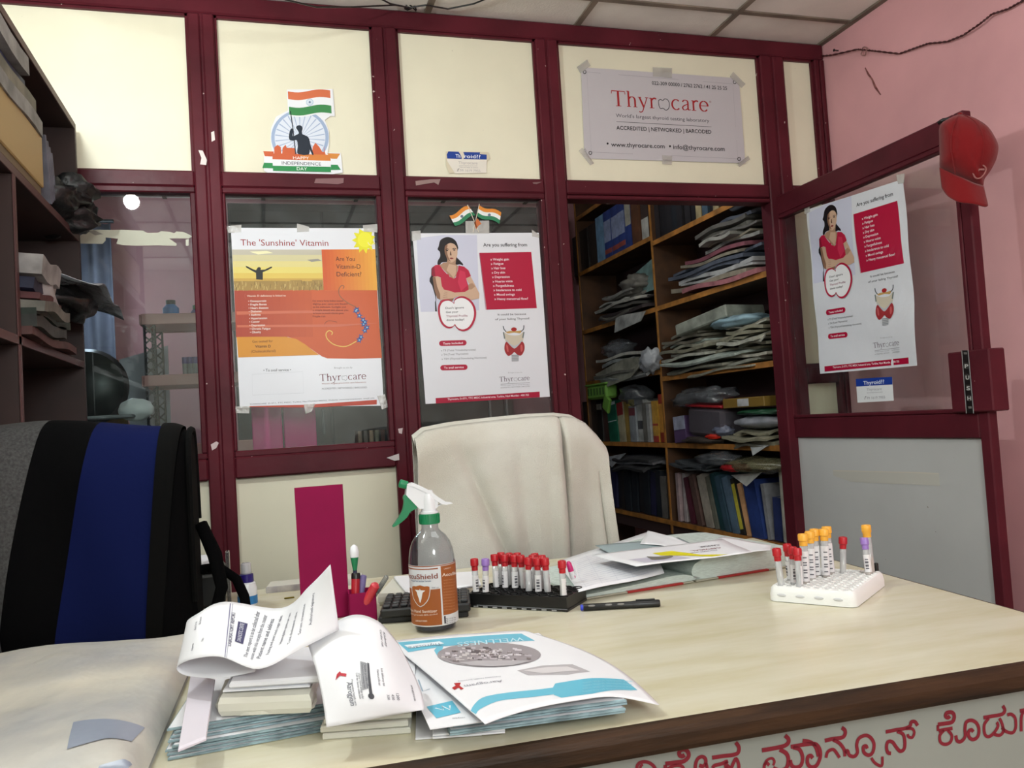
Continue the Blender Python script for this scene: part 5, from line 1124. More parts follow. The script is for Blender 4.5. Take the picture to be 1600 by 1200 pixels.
# ------------------------------------------------------------------ store room bookcase along the right wall
def proj(P):
    d = Vector(P)-CAM; w_ = d.dot(_F); return (800+FPX*d.dot(_R)/w_, 600-FPX*d.dot(_U)/w_)
def y_at(u, x, z, lo=2.0, hi=6.5):
    """distance along a shelf edge (x, z fixed) seen at column u"""
    for _ in range(40):
        mid = (lo+hi)/2
        if (proj((x, mid, z))[0] > u) == (proj((x, lo, z))[0] > u): lo = mid
        else: hi = mid
    return lo
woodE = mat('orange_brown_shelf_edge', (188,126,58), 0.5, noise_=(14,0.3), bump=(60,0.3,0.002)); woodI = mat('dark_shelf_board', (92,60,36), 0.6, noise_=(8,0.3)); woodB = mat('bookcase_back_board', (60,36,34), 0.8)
XB = 2.1; BC = thing('bookcase', 'tall open wooden bookcase on the store room wall seen through the doorway', 'bookcase', (2.24,4.15,0))
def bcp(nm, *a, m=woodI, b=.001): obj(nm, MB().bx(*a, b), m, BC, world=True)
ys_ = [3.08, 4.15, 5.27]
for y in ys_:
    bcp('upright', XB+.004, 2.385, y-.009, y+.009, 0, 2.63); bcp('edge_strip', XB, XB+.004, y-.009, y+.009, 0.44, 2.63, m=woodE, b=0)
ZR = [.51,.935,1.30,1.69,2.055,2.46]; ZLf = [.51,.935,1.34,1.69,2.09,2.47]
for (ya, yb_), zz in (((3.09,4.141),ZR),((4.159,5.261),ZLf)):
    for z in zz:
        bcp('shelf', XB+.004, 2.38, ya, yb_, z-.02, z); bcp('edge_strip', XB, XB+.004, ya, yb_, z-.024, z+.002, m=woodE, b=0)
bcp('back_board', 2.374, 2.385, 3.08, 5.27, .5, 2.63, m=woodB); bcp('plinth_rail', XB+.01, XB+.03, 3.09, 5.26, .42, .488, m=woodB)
pg = mat('book_page_edges', (176,168,146), 0.8, noise_=(60,0.2), stretch=(1,1,1))
BM = {}; ORDF = ['first']+ORD[1:]
def bookmat(c, gloss=.35):
    k = tuple(min(235, int(q*1.12+16)) for q in c); c = k
    if k not in BM: BM[k] = mat('book_cover_%d_%d_%d' % k, c, gloss, noise_=(18,0.22))
    return BM[k]
bkr = random.Random(21)
def book(x, y, z, t, h, d, col, lean, label, group=None, cat='book', band=None, face=1):
    """spine faces -x (face=1) or +x (face=-1)"""
    root = thing('book', label, cat, (x, y, z), group=group, rot=(lean, 0, 0)); m = bookmat(col); f = face; c = .0025
    g = MB().box((f*d/2, 0, h/2), (d, t, h), 0)
    cv = MB().bx(0, f*d, 0, c, 0, h).bx(0, f*d, t-c, t, 0, h).bx(0, f*c*1.4, c*.5, t-c*.5, 0, h)
    obj('cover', cv, m, root); obj('page_block', MB().bx(f*c*1.4, f*(d-.004), c, t-c, .003, h-.004), pg, root)
    if band:
        for (z0, z1, bc) in band: obj('spine_label', MB().bx(-f*.0006, f*.0003, .001, t-.001, h*z0, h*z1), bookmat(bc), root)
    return root
def row(x, z, spec, label, group, face=1, cat='book'):
    for s_ in spec:
        u0, u1, h, lean, col = s_[:5]; band = s_[5] if len(s_) > 5 else None; lb_ = s_[6] if len(s_) > 6 else label
        ya, yb_ = y_at(u1, x, z+.02), y_at(u0, x, z+.02); t = (yb_-ya)*math.cos(lean)*.96
        if lb_ == label: lb_ = label.replace(' in the ', ', %s from the left in the ' % (ORD[spec.index(s_)] if spec.index(s_) else 'first'), 1).replace(' leaning, ', ' leaning, ') if len(spec) < 16 else label; gq = group
        else: gq = None
        book(x+face*bkr.uniform(.012,.03), ya, z+.001 + (0 if lean <= 0 else t*math.sin(lean)*0), max(.006,t), h, bkr.uniform(.17,.22), col, lean, lb_, gq, face=face, band=band)
DK = [(28,26,30),(34,30,28),(24,28,34),(44,36,32),(20,20,24)]
def rd(): return bkr.choice(DK)
BLU = (40,58,120)
row(XB, 2.092, [(892,903,.27,0,(40,40,42)),(903,916,.28,0,rd()),(916,929,.285,0,rd()),(929,941,.30,0,(104,140,168),None,'pale blue book between dark volumes and the blue set on the upper shelf'),
    (942,953,.30,0,BLU,[(.35,.8,(130,140,170)),(.1,.2,(150,70,60))]),(953,964,.30,0,BLU,[(.35,.8,(130,140,170)),(.1,.2,(150,70,60))]),(964,975,.30,0,BLU,[(.35,.8,(130,140,170)),(.1,.2,(150,70,60))]),(975,984,.30,0,BLU,[(.45,1.0,(160,156,140))]),
    (985,996,.30,0,(86,52,34),None,'brown bound book right of the blue set on the upper shelf'),(997,1008,.28,0,(52,40,36),[(.0,.45,(170,168,160))],'dark book with a white lower spine at the end of the upper shelf')], 'dark or blue bound volume in the upper left shelf row', 'volumes on the upper left shelf')
row(XB, 2.057, [(1016+i*9.4, 1025+i*9.4, bkr.uniform(.26,.31), 0, rd() if i not in (7,8,10) else [(40,50,80),(150,136,100),(60,80,96)][i%3]) for i in range(12)], 'dark bound volume in the upper right shelf row', 'volumes on the upper right shelf')
row(XB, .937, [(911,921,.27,0,rd()),(921,930,.27,0,(40,34,32)),(930,938,.26,0,(30,28,26),[(.8,.95,(190,186,176))]),(938,946,.255,0,(58,34,30)),(947,961,.265,-.08,(22,86,64),[(.9,.97,(190,200,196)),(.5,.52,(190,200,196))],'green book leaning on the middle left shelf'),
    (962,972,.25,-.1,(150,142,116),[(.68,1.0,(140,36,40))],'cream book with a red top band leaning beside the green one'),(973,980,.25,-.04,(140,112,50)),(981,991,.255,0,(124,128,132),[(.62,.8,(120,50,60)),(.85,1.0,(190,170,60))]),(991,1001,.25,0,(150,150,146),[(.3,.5,(50,50,54))]),(1001,1008,.23,0,(96,92,86)),(1009,1014,.22,0,(140,140,138)),(1015,1024,.235,.0,(176,130,44),[(.0,.15,(150,40,34)),(.4,.45,(150,40,34))]),(1025,1034,.27,0,(150,44,30),[(.2,.8,(190,130,50))],'red and yellow pack at the right end of the middle left shelf')], 'worn book in the row on the middle left shelf', 'books on the middle left shelf')
sp = []; u = 935
for i in range(13):
    wd = bkr.uniform(6.5,10); sp.append((u, u+wd-.8, bkr.uniform(.22,.27), bkr.choice((0,0,.05,.1)), bkr.choice(DK+[(60,56,52),(90,86,82),(30,30,60),(70,44,40),(120,116,108)]))); u += wd
row(XB, .512, sp, 'thin dark book in the bottom left shelf row', 'books on the bottom left shelf')
row(XB, .512, [(1056,1060,.26,0,(150,130,132)),(1062,1066,.26,.03,(160,150,150)),(1072,1079,.25,-.22,(76,30,42)),(1084,1092,.27,-.26,(84,62,56)),(1096,1108,.28,-.26,(150,142,130)),(1110,1116,.27,-.26,(96,96,84)),(1118,1127,.29,-.26,(24,52,56),None,'dark teal glossy book leaning on the bottom right shelf'),(1129,1137,.28,-.27,(40,60,74)),(1139,1150,.28,-.27,(70,90,108)),
    (1152,1158,.27,-.24,(30,30,28),[(.1,.9,(170,160,50))],'black book with a yellow spine print leaning on the bottom right shelf'),(1160,1168,.25,-.24,(186,138,96),None,'orange buff book leaning against the big blue file'),(1170,1190,.27,-.2,(30,48,104),None,'big blue file leaning on the bottom right shelf'),(1193,1198,.25,-.12,(120,120,124)),(1201,1213,.19,.02,(34,44,90),None,'short dark blue book near the right end of the bottom shelf'),(1216,1233,.33,0,(170,168,158),None,'tall white file box at the right end of the bottom shelf')], 'worn book leaning in the row on the bottom right shelf', 'books on the bottom right shelf')
# piles of papers and bags
clearbag = clear('clear_poly_bag', (225,228,232), .09, .15, .34, (120,122,126), dust=(9,.6), bump=(26,.8)); greybag = mat('grey_poly_bag', (98,98,102), .3, noise_=(9,.5), bump=(30,.6,.01)); PAL = {}
def pm(c, r=.6):
    k = tuple(c)
    if k not in PAL: PAL[k] = mat('paper_%d_%d_%d' % k, c, r, noise_=(14,.3), bump=(18,.4,.006))
    return PAL[k]
def pile(x, side, ya, yb_, z0, n, th, pal, name, label, group, cat='papers', droop=.03, ext=.03, tiltz=0, dep=.22, rnd_=None):
    """n bent bundles of paper stacked on a shelf; side=1 when the shelf goes towards +x"""
    R_ = rnd_ or bkr; z = z0
    for k in range(n):
        w_ = (yb_-ya)*R_.uniform(.55,.98); y0 = ya+R_.uniform(0, (yb_-ya)-w_); e = R_.uniform(-.03, ext); t = th*R_.uniform(.5,1.3); dr = droop*R_.uniform(0,1.2) if e > .0 else 0; ph = R_.uniform(0,6); tl = tiltz*R_.uniform(.3,1); sk = R_.uniform(-.05,.05)
        def fn(u, v, y0=y0, w_=w_, e=e, dr=dr, ph=ph, z=z, tl=tl, t=t, sk=sk):
            q = max(0, .35-v)/.35; return V(x-side*(e)+side*v*dep, y0+w_*u+sk*v, z+t-dr*q*q*(.6+.4*math.sin(u*5+ph))+.008*math.sin(u*7+ph)*(1-v)+tl*u*(1 if True else 0))
        g = MB().slab((lambda u, v: fn(1-u, v)) if side > 0 else fn, 8, 6, t); tag(obj(name, g, pm(R_.choice(pal)), None), nth(k, n)+' '+label, cat, group); z += t+.0015
    return z
def bag(c, r, m, label, cat='bag', seed=0, name='plastic_bag', b=.45, group=None, R=None):
    return tag(obj(name, MB().ell(c, r, 22, 14, bumpy=b, seed=seed, R=R), m, None, True), label, cat, group)
G1 = [(150,148,142),(170,168,160),(116,112,104),(180,176,166),(104,100,94)]
G2 = [(176,112,118),(140,80,92),(120,116,112),(156,146,128),(86,92,106),(176,176,176)]
G3 = [(190,190,176),(166,164,146),(180,190,180),(206,202,186),(150,146,126),(140,134,118)]
def P_(u, v, x=XB): return hit(u, v, 0, x)
# right section, shelf 1.69: heap of pink and grey folders
z = pile(XB, 1, 3.12, 3.98, 1.692, 9, .017, G2, 'folder', 'folder in the pink and grey heap on the right shelf', 'folders in the heap on the upper middle right shelf', 'folder', .02, .03, .02)
z = pile(XB, 1, 3.12, 3.62, z+.012, 7, .015, G2+G1, 'folder', 'creased folder in the upper right shelf heap', 'folders on top of the right shelf heap', 'folder', .03, .04, .01)
RR = Matrix.Rotation(PI/2, 3, 'X'); 
tag(obj('paper_roll', MB().lathe([(.026,0),(.028,.01),(.028,.24),(.026,.25)], 16, (XB+.03,3.36,z+.065), R=RR), pm((150,152,160)), None, AS), 'grey silver paper roll lying on top of the folder heap', 'roll')
# right section, shelf 1.30: paper stacks
z = pile(XB, 1, 3.12, 4.08, 1.302, 7, .014, G3, 'paper_bundle', 'cream bundle low in the big middle right stack', 'bundles low in the middle right stack', droop=.03, ext=.05)
z1 = pile(XB, 1, 3.6, 4.1, z, 8, .014, G3, 'paper_bundle', 'cream bundle in the upper left of that middle right stack', 'bundles in the upper left of the middle right stack', droop=.015)
z2 = pile(XB, 1, 3.12, 3.5, z, 9, .013, G3+[(150,176,186)], 'paper_bundle', 'bundle in the upper right of that middle right stack', 'bundles in the upper right of the middle right stack', droop=.05, ext=.07)
tag(obj('ledger', MB().box((XB+.07,3.62,z1+.035), (.24,.40,.06), .006, R=RZ(.15) @ RX(-.12)), pm((150,154,142))), 'thick grey green ledger lying slanted on the middle right stack', 'ledger')
bag((XB+.06,3.42,z2+.02), (.1,.2,.03), pm((150,180,192)), 'pale blue paper wad hanging over the middle right stack', 'papers', 4, 'paper_wad', .3)
# right section, shelf .935: bags and boxes
z = pile(XB, 1, 3.1, 3.5, .937, 5, .013, [(170,164,140),(150,146,124),(96,92,80)], 'paper_bundle', 'folded cream bundle at the right end of the bag shelf', 'bundles at the right end of the bag shelf', droop=.02, ext=.05)
bag((XB+.08,3.30,z+.035), (.11,.19,.035), mat('pearly_plastic', (150,152,160), .25, noise_=(8,.3), bump=(20,.4,.01)), 'silvery plastic pack on the cream bundles of the bag shelf', 'pack', 3, 'plastic_pack', .15)
bag((XB+.07,3.27,z+.078), (.10,.17,.018), mat('dark_green_print', (24,70,44), .4), 'dark green printed packet above the silvery pack', 'packet', 8, 'packet', .3)
gc = thing('carton', 'flat golden brown carton with a white label on top of the green packet', 'box', (XB+.06,3.32,z+.1025))
obj('carton_body', MB().box((0,0,.0225), (.16,.34,.045), .003), mat('gold_card', (124,98,44), .35), gc); obj('price_label', MB().bx(-.0815,-.0795,-.05,.04,.006,.040), pm((190,190,190)), gc)
pc_ = thing('carton', 'small purple carton with a pale blue upper half at the left of the bag shelf', 'box', (XB+.07,3.96,.94))
obj('carton_body', MB().box((0,0,.07), (.16,.13,.14), .003, R=RX(-.06)), mat('purple_white_card', (88,66,104), .4), pc_); obj('carton_label', MB().box((-.082,-.005,.105), (.003,.12,.07), 0, R=RX(-.06)), pm((170,174,196)), pc_)
pbx = thing('plastic_box', 'cloudy plastic box with a red lid on the bag shelf', 'box', (XB+.07,3.68,.965))
obj('box_body', MB().box((0,0,.08), (.18,.34,.15), .02, R=RX(.06)), clear('grey_box_plastic', (200,198,204), .07, .2, .5, (110,104,112)), pbx); obj('lid', MB().box((0,0,.16), (.19,.36,.014), .005, R=RX(.06)), mat('red_lid', (150,26,32), .4), pbx)
bag((XB+.05,3.8,1.17), (.10,.28,.05), clearbag, 'clear crumpled bag lying over the red lid', 'bag', 6)
bag((XB+.02,3.75,.955), (.06,.2,.018), mat('brown_net', (60,50,44), .8, bump=(60,.8,.01)), 'brown net bag along the front edge of the bag shelf', 'bag', 2, 'net_bag', .5)
bag((XB,3.62,.975), (.035,.07,.014), mat('orange_red_plastic', (196,44,26), .35), 'small orange red packet on the front of the bag shelf', 'packet', 9, 'packet', .5)
bag((XB+.01,3.55,1.0), (.04,.07,.028), mat('blue_grey_plastic', (96,100,116), .3), 'blue grey plastic wrap between the box and the silvery pack', 'bag', 12, 'plastic_bag', .4)
# right section, bottom shelf top: bags and papers above the books
pile(XB, 1, 3.55, 4.12, .80, 3, .012, [(74,78,82),(90,94,98)], 'plastic_sleeve', 'grey plastic sleeve lying over the leaning books', 'grey sleeves over the leaning books', 'sleeve', .02, .04, .02)
bag((XB+.04,3.28,.845), (.12,.22,.035), clear('yellowish_bag', (200,200,180), .08, .2, .5, (130,126,96), bump=(22,.8)), 'yellowish clear bag above the white file box', 'bag', 15)
bag((XB+.04,3.62,.865), (.10,.16,.032), clearbag, 'clear grey bag above the leaning books near the middle', 'bag', 17)
bag((XB-.02,3.42,.832), (.05,.10,.022), mat('red_packet', (158,28,34), .35), 'red printed packet lying on the leaning books', 'packet', 18, 'packet', .3)
def tri(pts, x, label, c, th=.002, name='paper_sheet', cat='paper'):
    P = [hit(u, v, 0, x-dx) for u, v, dx in pts]; g = MB(); n = len(P)
    g.add(P+[p+V(th,0,0) for p in P], [tuple(range(n)), tuple(range(n,2*n))[::-1]]+[(i,(i+1)%n,n+(i+1)%n,n+i) for i in range(n)])
    return tag(obj(name, g, pm(c, .5)), label, cat)
tri([(1142,742,.02),(1190,738,.02),(1166,760,.05)], XB, 'white paper corner pointing down over the bottom right books', (200,200,196))
tri([(1172,696,.02),(1200,696,.03),(1176,712,.06)], XB, 'white paper corner hanging from the bag shelf', (180,184,184))
# left section
pile(XB, 1, 4.25, 4.95, 1.692, 10, .015, G1+[(60,50,50)], 'folder', 'limp grey folder in the heap below the blue books', 'folders in the left middle heap', 'folder', .05, .06, .02)
bag((XB+.03,4.42,1.86), (.09,.13,.06), pm((112,108,100)), 'crumpled grey paper wad on the left middle heap', 'papers', 22, 'paper_wad', .5)
sf_ = [hit(985,434,0,2.16), hit(1020,404,0,2.16), hit(1024,452,0,2.12), hit(994,462,0,2.12)]
g = MB().slab(quadfn(sf_), 4, 4, .002); tag(obj('paper_sheet', g, pm((120,150,146))), 'pale teal sheet leaning against the middle upright of the bookcase', 'paper')
pile(XB, 1, 4.22, 5.0, 1.342, 7, .016, G1+[(150,152,150)], 'paper_bundle', 'sagging paper bundle on the shelf above the worn books', 'bundles on the lower middle left shelf', droop=.08, ext=.08)
tri([(930,585,.03),(975,560,.05),(1012,556,.05),(985,590,.07),(945,606,.05)], XB, 'pale paper fan slipping off the left shelf', (140,138,124), .006)
tri([(962,494,.03),(1008,486,.03),(1000,502,.05),(960,520,.05)], XB, 'white folded document at the front of the left middle heap', (176,176,172), .006)
bag((XB-.02,4.22,1.40), (.05,.09,.07), mat('white_poly', (160,162,166), .35, bump=(25,.7,.01)), 'white crumpled plastic bag hanging off the left shelf edge', 'bag', 25)
bag((XB+.03,4.75,1.52), (.08,.17,.055), clearbag, 'clear plastic bag among the left shelf papers', 'bag', 27)
bag((XB+.03,4.55,1.215), (.08,.15,.06), clearbag, 'clear grey bag on top of the worn books', 'bag', 28)
gb = thing('basket', 'small green plastic basket hanging at the left end of the bookcase', 'basket', (XB-.02,4.95,1.20))
gm = mat('lime_plastic', (104,150,60), .45)
obj('basket_body', MB().box((0,0,.06), (.08,.32,.09), .012), gm, gb); obj('basket_rim', MB().box((0,0,.108), (.10,.34,.012), .004), gm, gb); obj('flap', MB().box((-.03,-.14,-.02), (.02,.09,.10), .006, R=RX(.5)), gm, gb)
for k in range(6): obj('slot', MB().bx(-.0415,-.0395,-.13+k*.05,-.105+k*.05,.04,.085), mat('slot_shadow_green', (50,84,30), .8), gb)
pile(XB, 1, 4.2, 4.95, .79, 4, .014, [(86,86,90),(120,120,124),(60,60,62)], 'newspaper', 'grey newspaper lying over the bottom left books', 'newspapers over the bottom left books', 'newspaper', .04, .07)
tri([(938,716,.03),(978,708,.03),(956,730,.06)], XB, 'folded newspaper corner pointing down behind the towel', (150,152,156))
# ------------------------------------------------------------------ store room seen through the left panes
ctr = thing('side_table', 'dark work table in the store room behind the glass', 'table', (.1,3.4,0))
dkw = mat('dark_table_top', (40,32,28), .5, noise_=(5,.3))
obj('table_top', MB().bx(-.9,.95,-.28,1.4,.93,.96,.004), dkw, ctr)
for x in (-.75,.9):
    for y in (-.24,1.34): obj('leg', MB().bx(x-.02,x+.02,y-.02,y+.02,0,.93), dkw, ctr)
mg2 = mat('magenta_glossy_card', (224,30,136), .45, spec=.3, bump=(30,.15,.004))
for k, (u0, u1) in enumerate(((394,442),(444,495))):
    a, b_ = hit(u0,680,1,3.25), hit(u1,680,1,3.25)
    bx_ = thing('box', ['magenta glossy box behind the glass, left one','magenta glossy box behind the glass, right one'][k], 'box', ((a.x+b_.x)/2,3.25,.96))
    w_ = (b_.x-a.x)/2-.001; obj('box_body', MB().bx(-w_,w_,0,.12,0,.30,.003), mg2, bx_); obj('box_lid', MB().bx(-w_,w_,-.001,.121,.302,.332,.003), mat('dark_plum_card', (92,30,50), .3), bx_)
for k in range(6):
    a = hit(566+k*9, 690, 1, 3.3); book(a.x, 3.3, .961, .016, .15, .12, [(120,80,50),(90,60,50),(150,110,80),(130,120,100),(110,60,50),(70,60,60)][k], 0, 'small brown book, %s from the left, behind the orange poster pane' % ORDF[k], 'small books behind the orange poster pane', face=1).rotation_euler = (0,0,PI/2)
# plastic rack
rk = thing('plastic_rack', 'pink plastic storage rack with black lattice posts behind the leftmost pane', 'rack', (-.30,4.2,.96))
pp = mat('dusty_pink_plastic', (206,150,146), .45); lat = mat('black_lattice_plastic', (26,24,28), .5)
for z in (.74,.46,.14): obj('rack_shelf', MB().bx(-.22,.30,-.15,.17,z-.045,z-.035,.002).bx(-.22,.30,-.16,-.15,z-.05,z,.003).bx(-.22,.30,.17,.18,z-.05,z,.003).bx(-.23,-.22,-.15,.17,z-.05,z,.003).bx(.30,.31,-.15,.17,z-.05,z,.003), pp, rk)
for x in (-.19,.27):
    for y in (-.13,.15):
        for z0, z1 in ((0,.09),(.14,.41),(.46,.69)):
            g = MB().bx(x-.025,x-.019,y-.02,y+.02,z0,z1).bx(x+.019,x+.025,y-.02,y+.02,z0,z1); n = max(2, int((z1-z0)/.045))
            for i in range(n):
                zz = z0+(i+.5)*(z1-z0)/n
                for s_ in (-1,1): g.box((x, y-.018, zz), (.056,.006,.007), R=RY(s_*.75)); 
            obj('post', g, lat, rk)
for k, (u, v, r, h, c, lb_) in enumerate(((267,485,.034,.085,(40,120,200),'blue squat bottle on the top tray of the pink rack'),(306,487,.022,.06,(70,60,150),'violet bottle on the top tray of the pink rack'))):
    p = hit(u, v, 1, 4.12); t = thing('bottle', lb_, 'bottle', (p.x,4.12,1.70-.034)); obj('bottle_body', MB().lathe([(r,0),(r*1.05,.01),(r*1.05,h*.8),(r*.6,h)], 14), mat('plastic_%d' % k, c, .35), t, AS); obj('cap', MB().lathe([(r*.62,h),(r*.62,h+.02)], 12), blackp if k == 0 else green, t)
for k in range(5):
    p = hit(289+k*8, 570, 1, 4.1); t = thing('sample_tube', 'violet-capped tube, %s from the left, on the pink rack' % ORDF[k], 'tube', (p.x,4.1,1.386), group='violet-capped tubes on the pink rack')
    obj('tube_body', MB().lathe([(.007,0),(.011,.01),(.011,.085)], 10), pm((140,142,146)), t); obj('cap', MB().lathe([(.012,.085),(.012,.115)], 10), mat('violet_cap', (84,60,130), .4), t)
tri_ = lambda *a, **k: None
def yquad(pts, y, th, label, m, name, cat):
    P = [hit(u, v, 1, y) for u, v in pts]; n = len(P); g = MB(); g.add(P+[p+V(0,th,0) for p in P], [tuple(range(n)), tuple(range(n,2*n))[::-1]]+[(i,(i+1)%n,n+(i+1)%n,n+i) for i in range(n)])
    return tag(obj(name, g, m), label, cat)
yquad([(160,566),(184,562),(212,740),(168,744)], 4.6, .02, 'yellow brown wooden board leaning behind the glass', mat('raw_wood', (136,104,56), .6, noise_=(8,.3)), 'wood_board', 'board')
yquad([(186,562),(262,540),(270,738),(216,740)], 4.55, .01, 'white board leaning against the pink wall behind the glass', mat('white_board_card', (176,180,190), .5), 'white_board', 'board')
cur = thing('curtain', 'blue grey curtain hanging behind the leftmost glass pane', 'curtain', (-.95,5.2,.2))
cx0 = hit(60,450,1,5.2).x; cx1 = hit(176,450,1,5.2).x
obj('cloth', MB().slab(lambda u, v: V(cx0+(cx1-cx0)*u+.95, .03*math.sin(u*22), v*2.2), 44, 2, .003), mat('blue_grey_cloth', (122,124,140), .8, noise_=(3,.3)), cur, True); obj('rod', MB().tube([(cx0+.9,0,2.21),(cx1+.97,0,2.21)], .012), lat, cur)
# round black drum, white visor, papers on the ledge
dm_ = thing('fan', 'round black fan housing with a white hub behind the leftmost pane', 'fan', tuple(hit(140,640,1,3.9)))
c0 = hit(138,606,1,3.9); c0l = c0-V(*dm_.location); RF = RX(PI/2)
obj('housing', MB().lathe([(.155,.0),(.165,.02),(.15,.06),(.10,.085),(.03,.09)], 32, tuple(c0l), R=RF), mat('black_fan_plastic', (22,26,24), .35), dm_, AS); obj('hub', MB().lathe([(.018,.088),(.018,.1)], 16, tuple(c0l+V(-.01,0,0)), R=RF), whitep, dm_); obj('stand', MB().tube([tuple(c0l+V(0,.03,-.15)), tuple(c0l+V(0,.03,-.42))], .02), blackp, dm_)
vis = hit(212,638,1,3.35); bag((vis.x,3.36,vis.z-.005), (.062,.05,.042), mat('white_shell', (225,228,232), .35), 'white rounded bowl upturned on the papers behind the leftmost pane', 'bowl', 31, 'bowl', .12)
tag(obj('grey_tray', MB().box((hit(175,648,1,3.33).x,3.33,hit(175,652,1,3.33).z), (.16,.16,.012), .003), pm((150,154,160))), 'flat grey tray beside the white bowl behind the glass', 'tray')
for k in range(9):
    a = hit(130,700-10*k,1,3.2); b_ = hit(318-6*k,692-9*k,1,3.2)
    g = MB().slab(lambda u, v: V(a.x+(b_.x-a.x)*u, 3.14+.3*v, .976+.0215*k+.010*math.sin(u*6)*v), 10, 4, .014); tag(obj('newspaper', g, pm([(130,130,124),(110,112,108),(140,140,134)][k%3])), nth(k,9)+' grey newspaper behind the leftmost pane', 'newspaper', 'newspapers behind the leftmost pane')
for k in range(5):
    a = hit(740+20*k,645,1,3.2); tag(obj('paper_stack', MB().box((a.x,3.22,.975+.03+.012*(k%2)), (.075,.14,.05+.02*(k%3)), .003, R=RZ(.1*k)), pm([(150,152,156),(120,124,126),(170,172,172)][k%3])), 'small grey paper stack, %s from the left, below the woman poster' % ORDF[k], 'papers', 'paper stacks behind the woman poster pane')
# ------------------------------------------------------------------ left bookcase
XC = -.55; dkb = mat('dark_brown_laminate', (58,38,34), .5, noise_=(6,.25)); dke = mat('bookcase_edge', (84,52,50), .5)
LC = thing('cabinet', 'dark brown open bookcase along the left wall packed with files', 'bookcase', (-.76,2.3,0))
def lc(nm, *a, m=dkb): obj(nm, MB().bx(*a, .001), m, LC, world=True)
lc('side_panel', XC-.40, XC, 2.925, 2.945, 0, 2.17); lc('side_panel', XC-.40, XC, 1.55, 1.57, 0, 2.17)
for z in (2.17,1.80,1.39,.98,.55,.10): lc('shelf', XC-.395, XC-.004, 1.57, 2.925, z-.02, z); lc('edge_strip', XC-.004, XC, 1.57, 2.925, z-.021, z+.001, m=dke)
lc('divider', XC-.395, XC-.004, 2.20, 2.218, .1, 1.78); lc('edge_strip', XC-.004, XC, 2.198, 2.22, .1, 1.78, m=dke); lc('back_board', XC-.41, XC-.40, 1.55, 2.945, 0, 2.17)
def cabh(u, v): return hit(u, v, 0, XC)
yb = mat('yellow_brown_card', (176,150,98), .6)
YB = thing('file_box', 'large dull yellow carton on the upper shelf of the left bookcase', 'box', (XC-.13,2.2,1.801))
obj('carton_body', MB().bx(-.16,.135,-.45,.27,0.02,.16,.003), yb, YB); obj('carton_base', MB().bx(-.15,.13,-.44,.26,0,.02), mat('brown_card', (110,92,64), .6), YB)
for k, (h, e, c) in enumerate(((.045,.05,(150,148,146)),(.04,.045,(126,120,104)),(.035,.03,(60,64,96)),(.05,.05,(160,158,156)),(.02,.04,(130,126,120)))):
    zz = 1.965+sum((.045,.04,.035,.05,.035)[:k]); g = MB().slab(lambda u, v: V(XC-.24+(.20+e)*v, 2.46-.04*k-(.60)*u, zz+h-.012+.006*math.sin(u*9+k)), 8, 6, h-.004)
    tag(obj('paper_bundle', g, pm(c)), ['grey plastic wrapped bundle lying on the yellow carton','tan paper bundle on the yellow carton','dark blue folder in the bundle stack on the yellow carton','pale bundle near the top of the left bookcase','topmost grey bundle of the left bookcase'][k], 'papers')
sf_ = [V(XC-.02,2.50,1.802), V(XC-.01,2.74,1.802), V(XC-.06,2.70,1.90), V(XC-.06,2.50,1.93)]
tag(obj('folder', MB().slab(quadfn(sf_), 4, 4, .012), pm((146,140,84))), 'olive yellow folder standing on the upper left shelf past the carton', 'folder')
for k in range(4):
    tag(obj('folder', MB().box((XC-.08,2.56+.02*k,1.90), (.16,.010,.19-.02*k), .002, R=RX(.25)), pm((110,110,122))), 'grey folder standing behind the olive yellow one, %s of four' % ['first','second','third','last'][k], 'folder', 'grey folders on the upper left shelf')
bk_bag = mat('black_poly_bag', (26,27,28), .35, bump=(20,.8,.01))
for k, (y, z, r, c) in enumerate(((2.72,1.86,(.10,.11,.055),0),(2.84,1.83,(.10,.08,.05),0),(2.80,1.90,(.09,.09,.05),0),(2.86,1.80+.03,(.06,.05,.03),1))):
    bag((XC-.05+.02*k,y,z), r, bk_bag if not c else pm((120,120,116)), ['black plastic bag bulging from the upper shelf of the left bookcase','black bag at the far end of the upper left shelf','topmost black bag on the upper left shelf','grey cloth wad under the black bags'][k], 'bag' if not c else 'cloth', 40+k)
z = 1.392
for k, (y0, y1, e, c, h) in enumerate(((1.9,2.72,.02,(96,60,56),.02),(1.85,2.55,.03,(60,62,58),.03),(1.9,2.6,.03,(52,66,56),.02),(1.8,2.5,.05,(130,128,118),.025),(1.8,2.45,.04,(100,52,54),.016),(1.8,2.38,.03,(40,44,70),.03),(1.8,2.42,.05,(170,166,164),.05))):
    g = MB().slab(lambda u, v: V(XC-.3+(.3+e)*v, 2.235+(y1-2.235)*(1-u), z+h+.006*math.sin(u*8+k)-(.03*max(0,v-.7) if k>2 else 0)), 10, 6, h)
    tag(obj('paper_bundle', g, pm(c)), ['reddish brown folders at the bottom of the left middle shelf heap','dark grey bundle low in the left middle shelf heap','dark green folder in the left middle shelf heap','cream bundle jutting out of the left middle shelf heap','red edged folder in the left middle shelf heap','dark blue folder under the white bag','pale wrapped bundle on top of the left middle shelf heap'][k], 'folder' if k in (2,4,5) else 'papers'); z += h+.002
bag((XC-.02,2.36,z-.07), (.06,.10,.075), mat('white_cloth_bag', (176,172,170), .7, bump=(14,.6,.01)), 'white cloth bag drooping over the left middle shelf heap', 'bag', 51)
tag(obj('paper_roll', MB().lathe([(.032,0),(.034,.01),(.034,.17),(.03,.18)], 18, tuple(cabh(72,512)+V(-.03,-.02,0)), R=RX(-PI/2)), pm((190,188,176)), None, AS), 'white paper roll on the edge of the left middle shelf', 'roll')
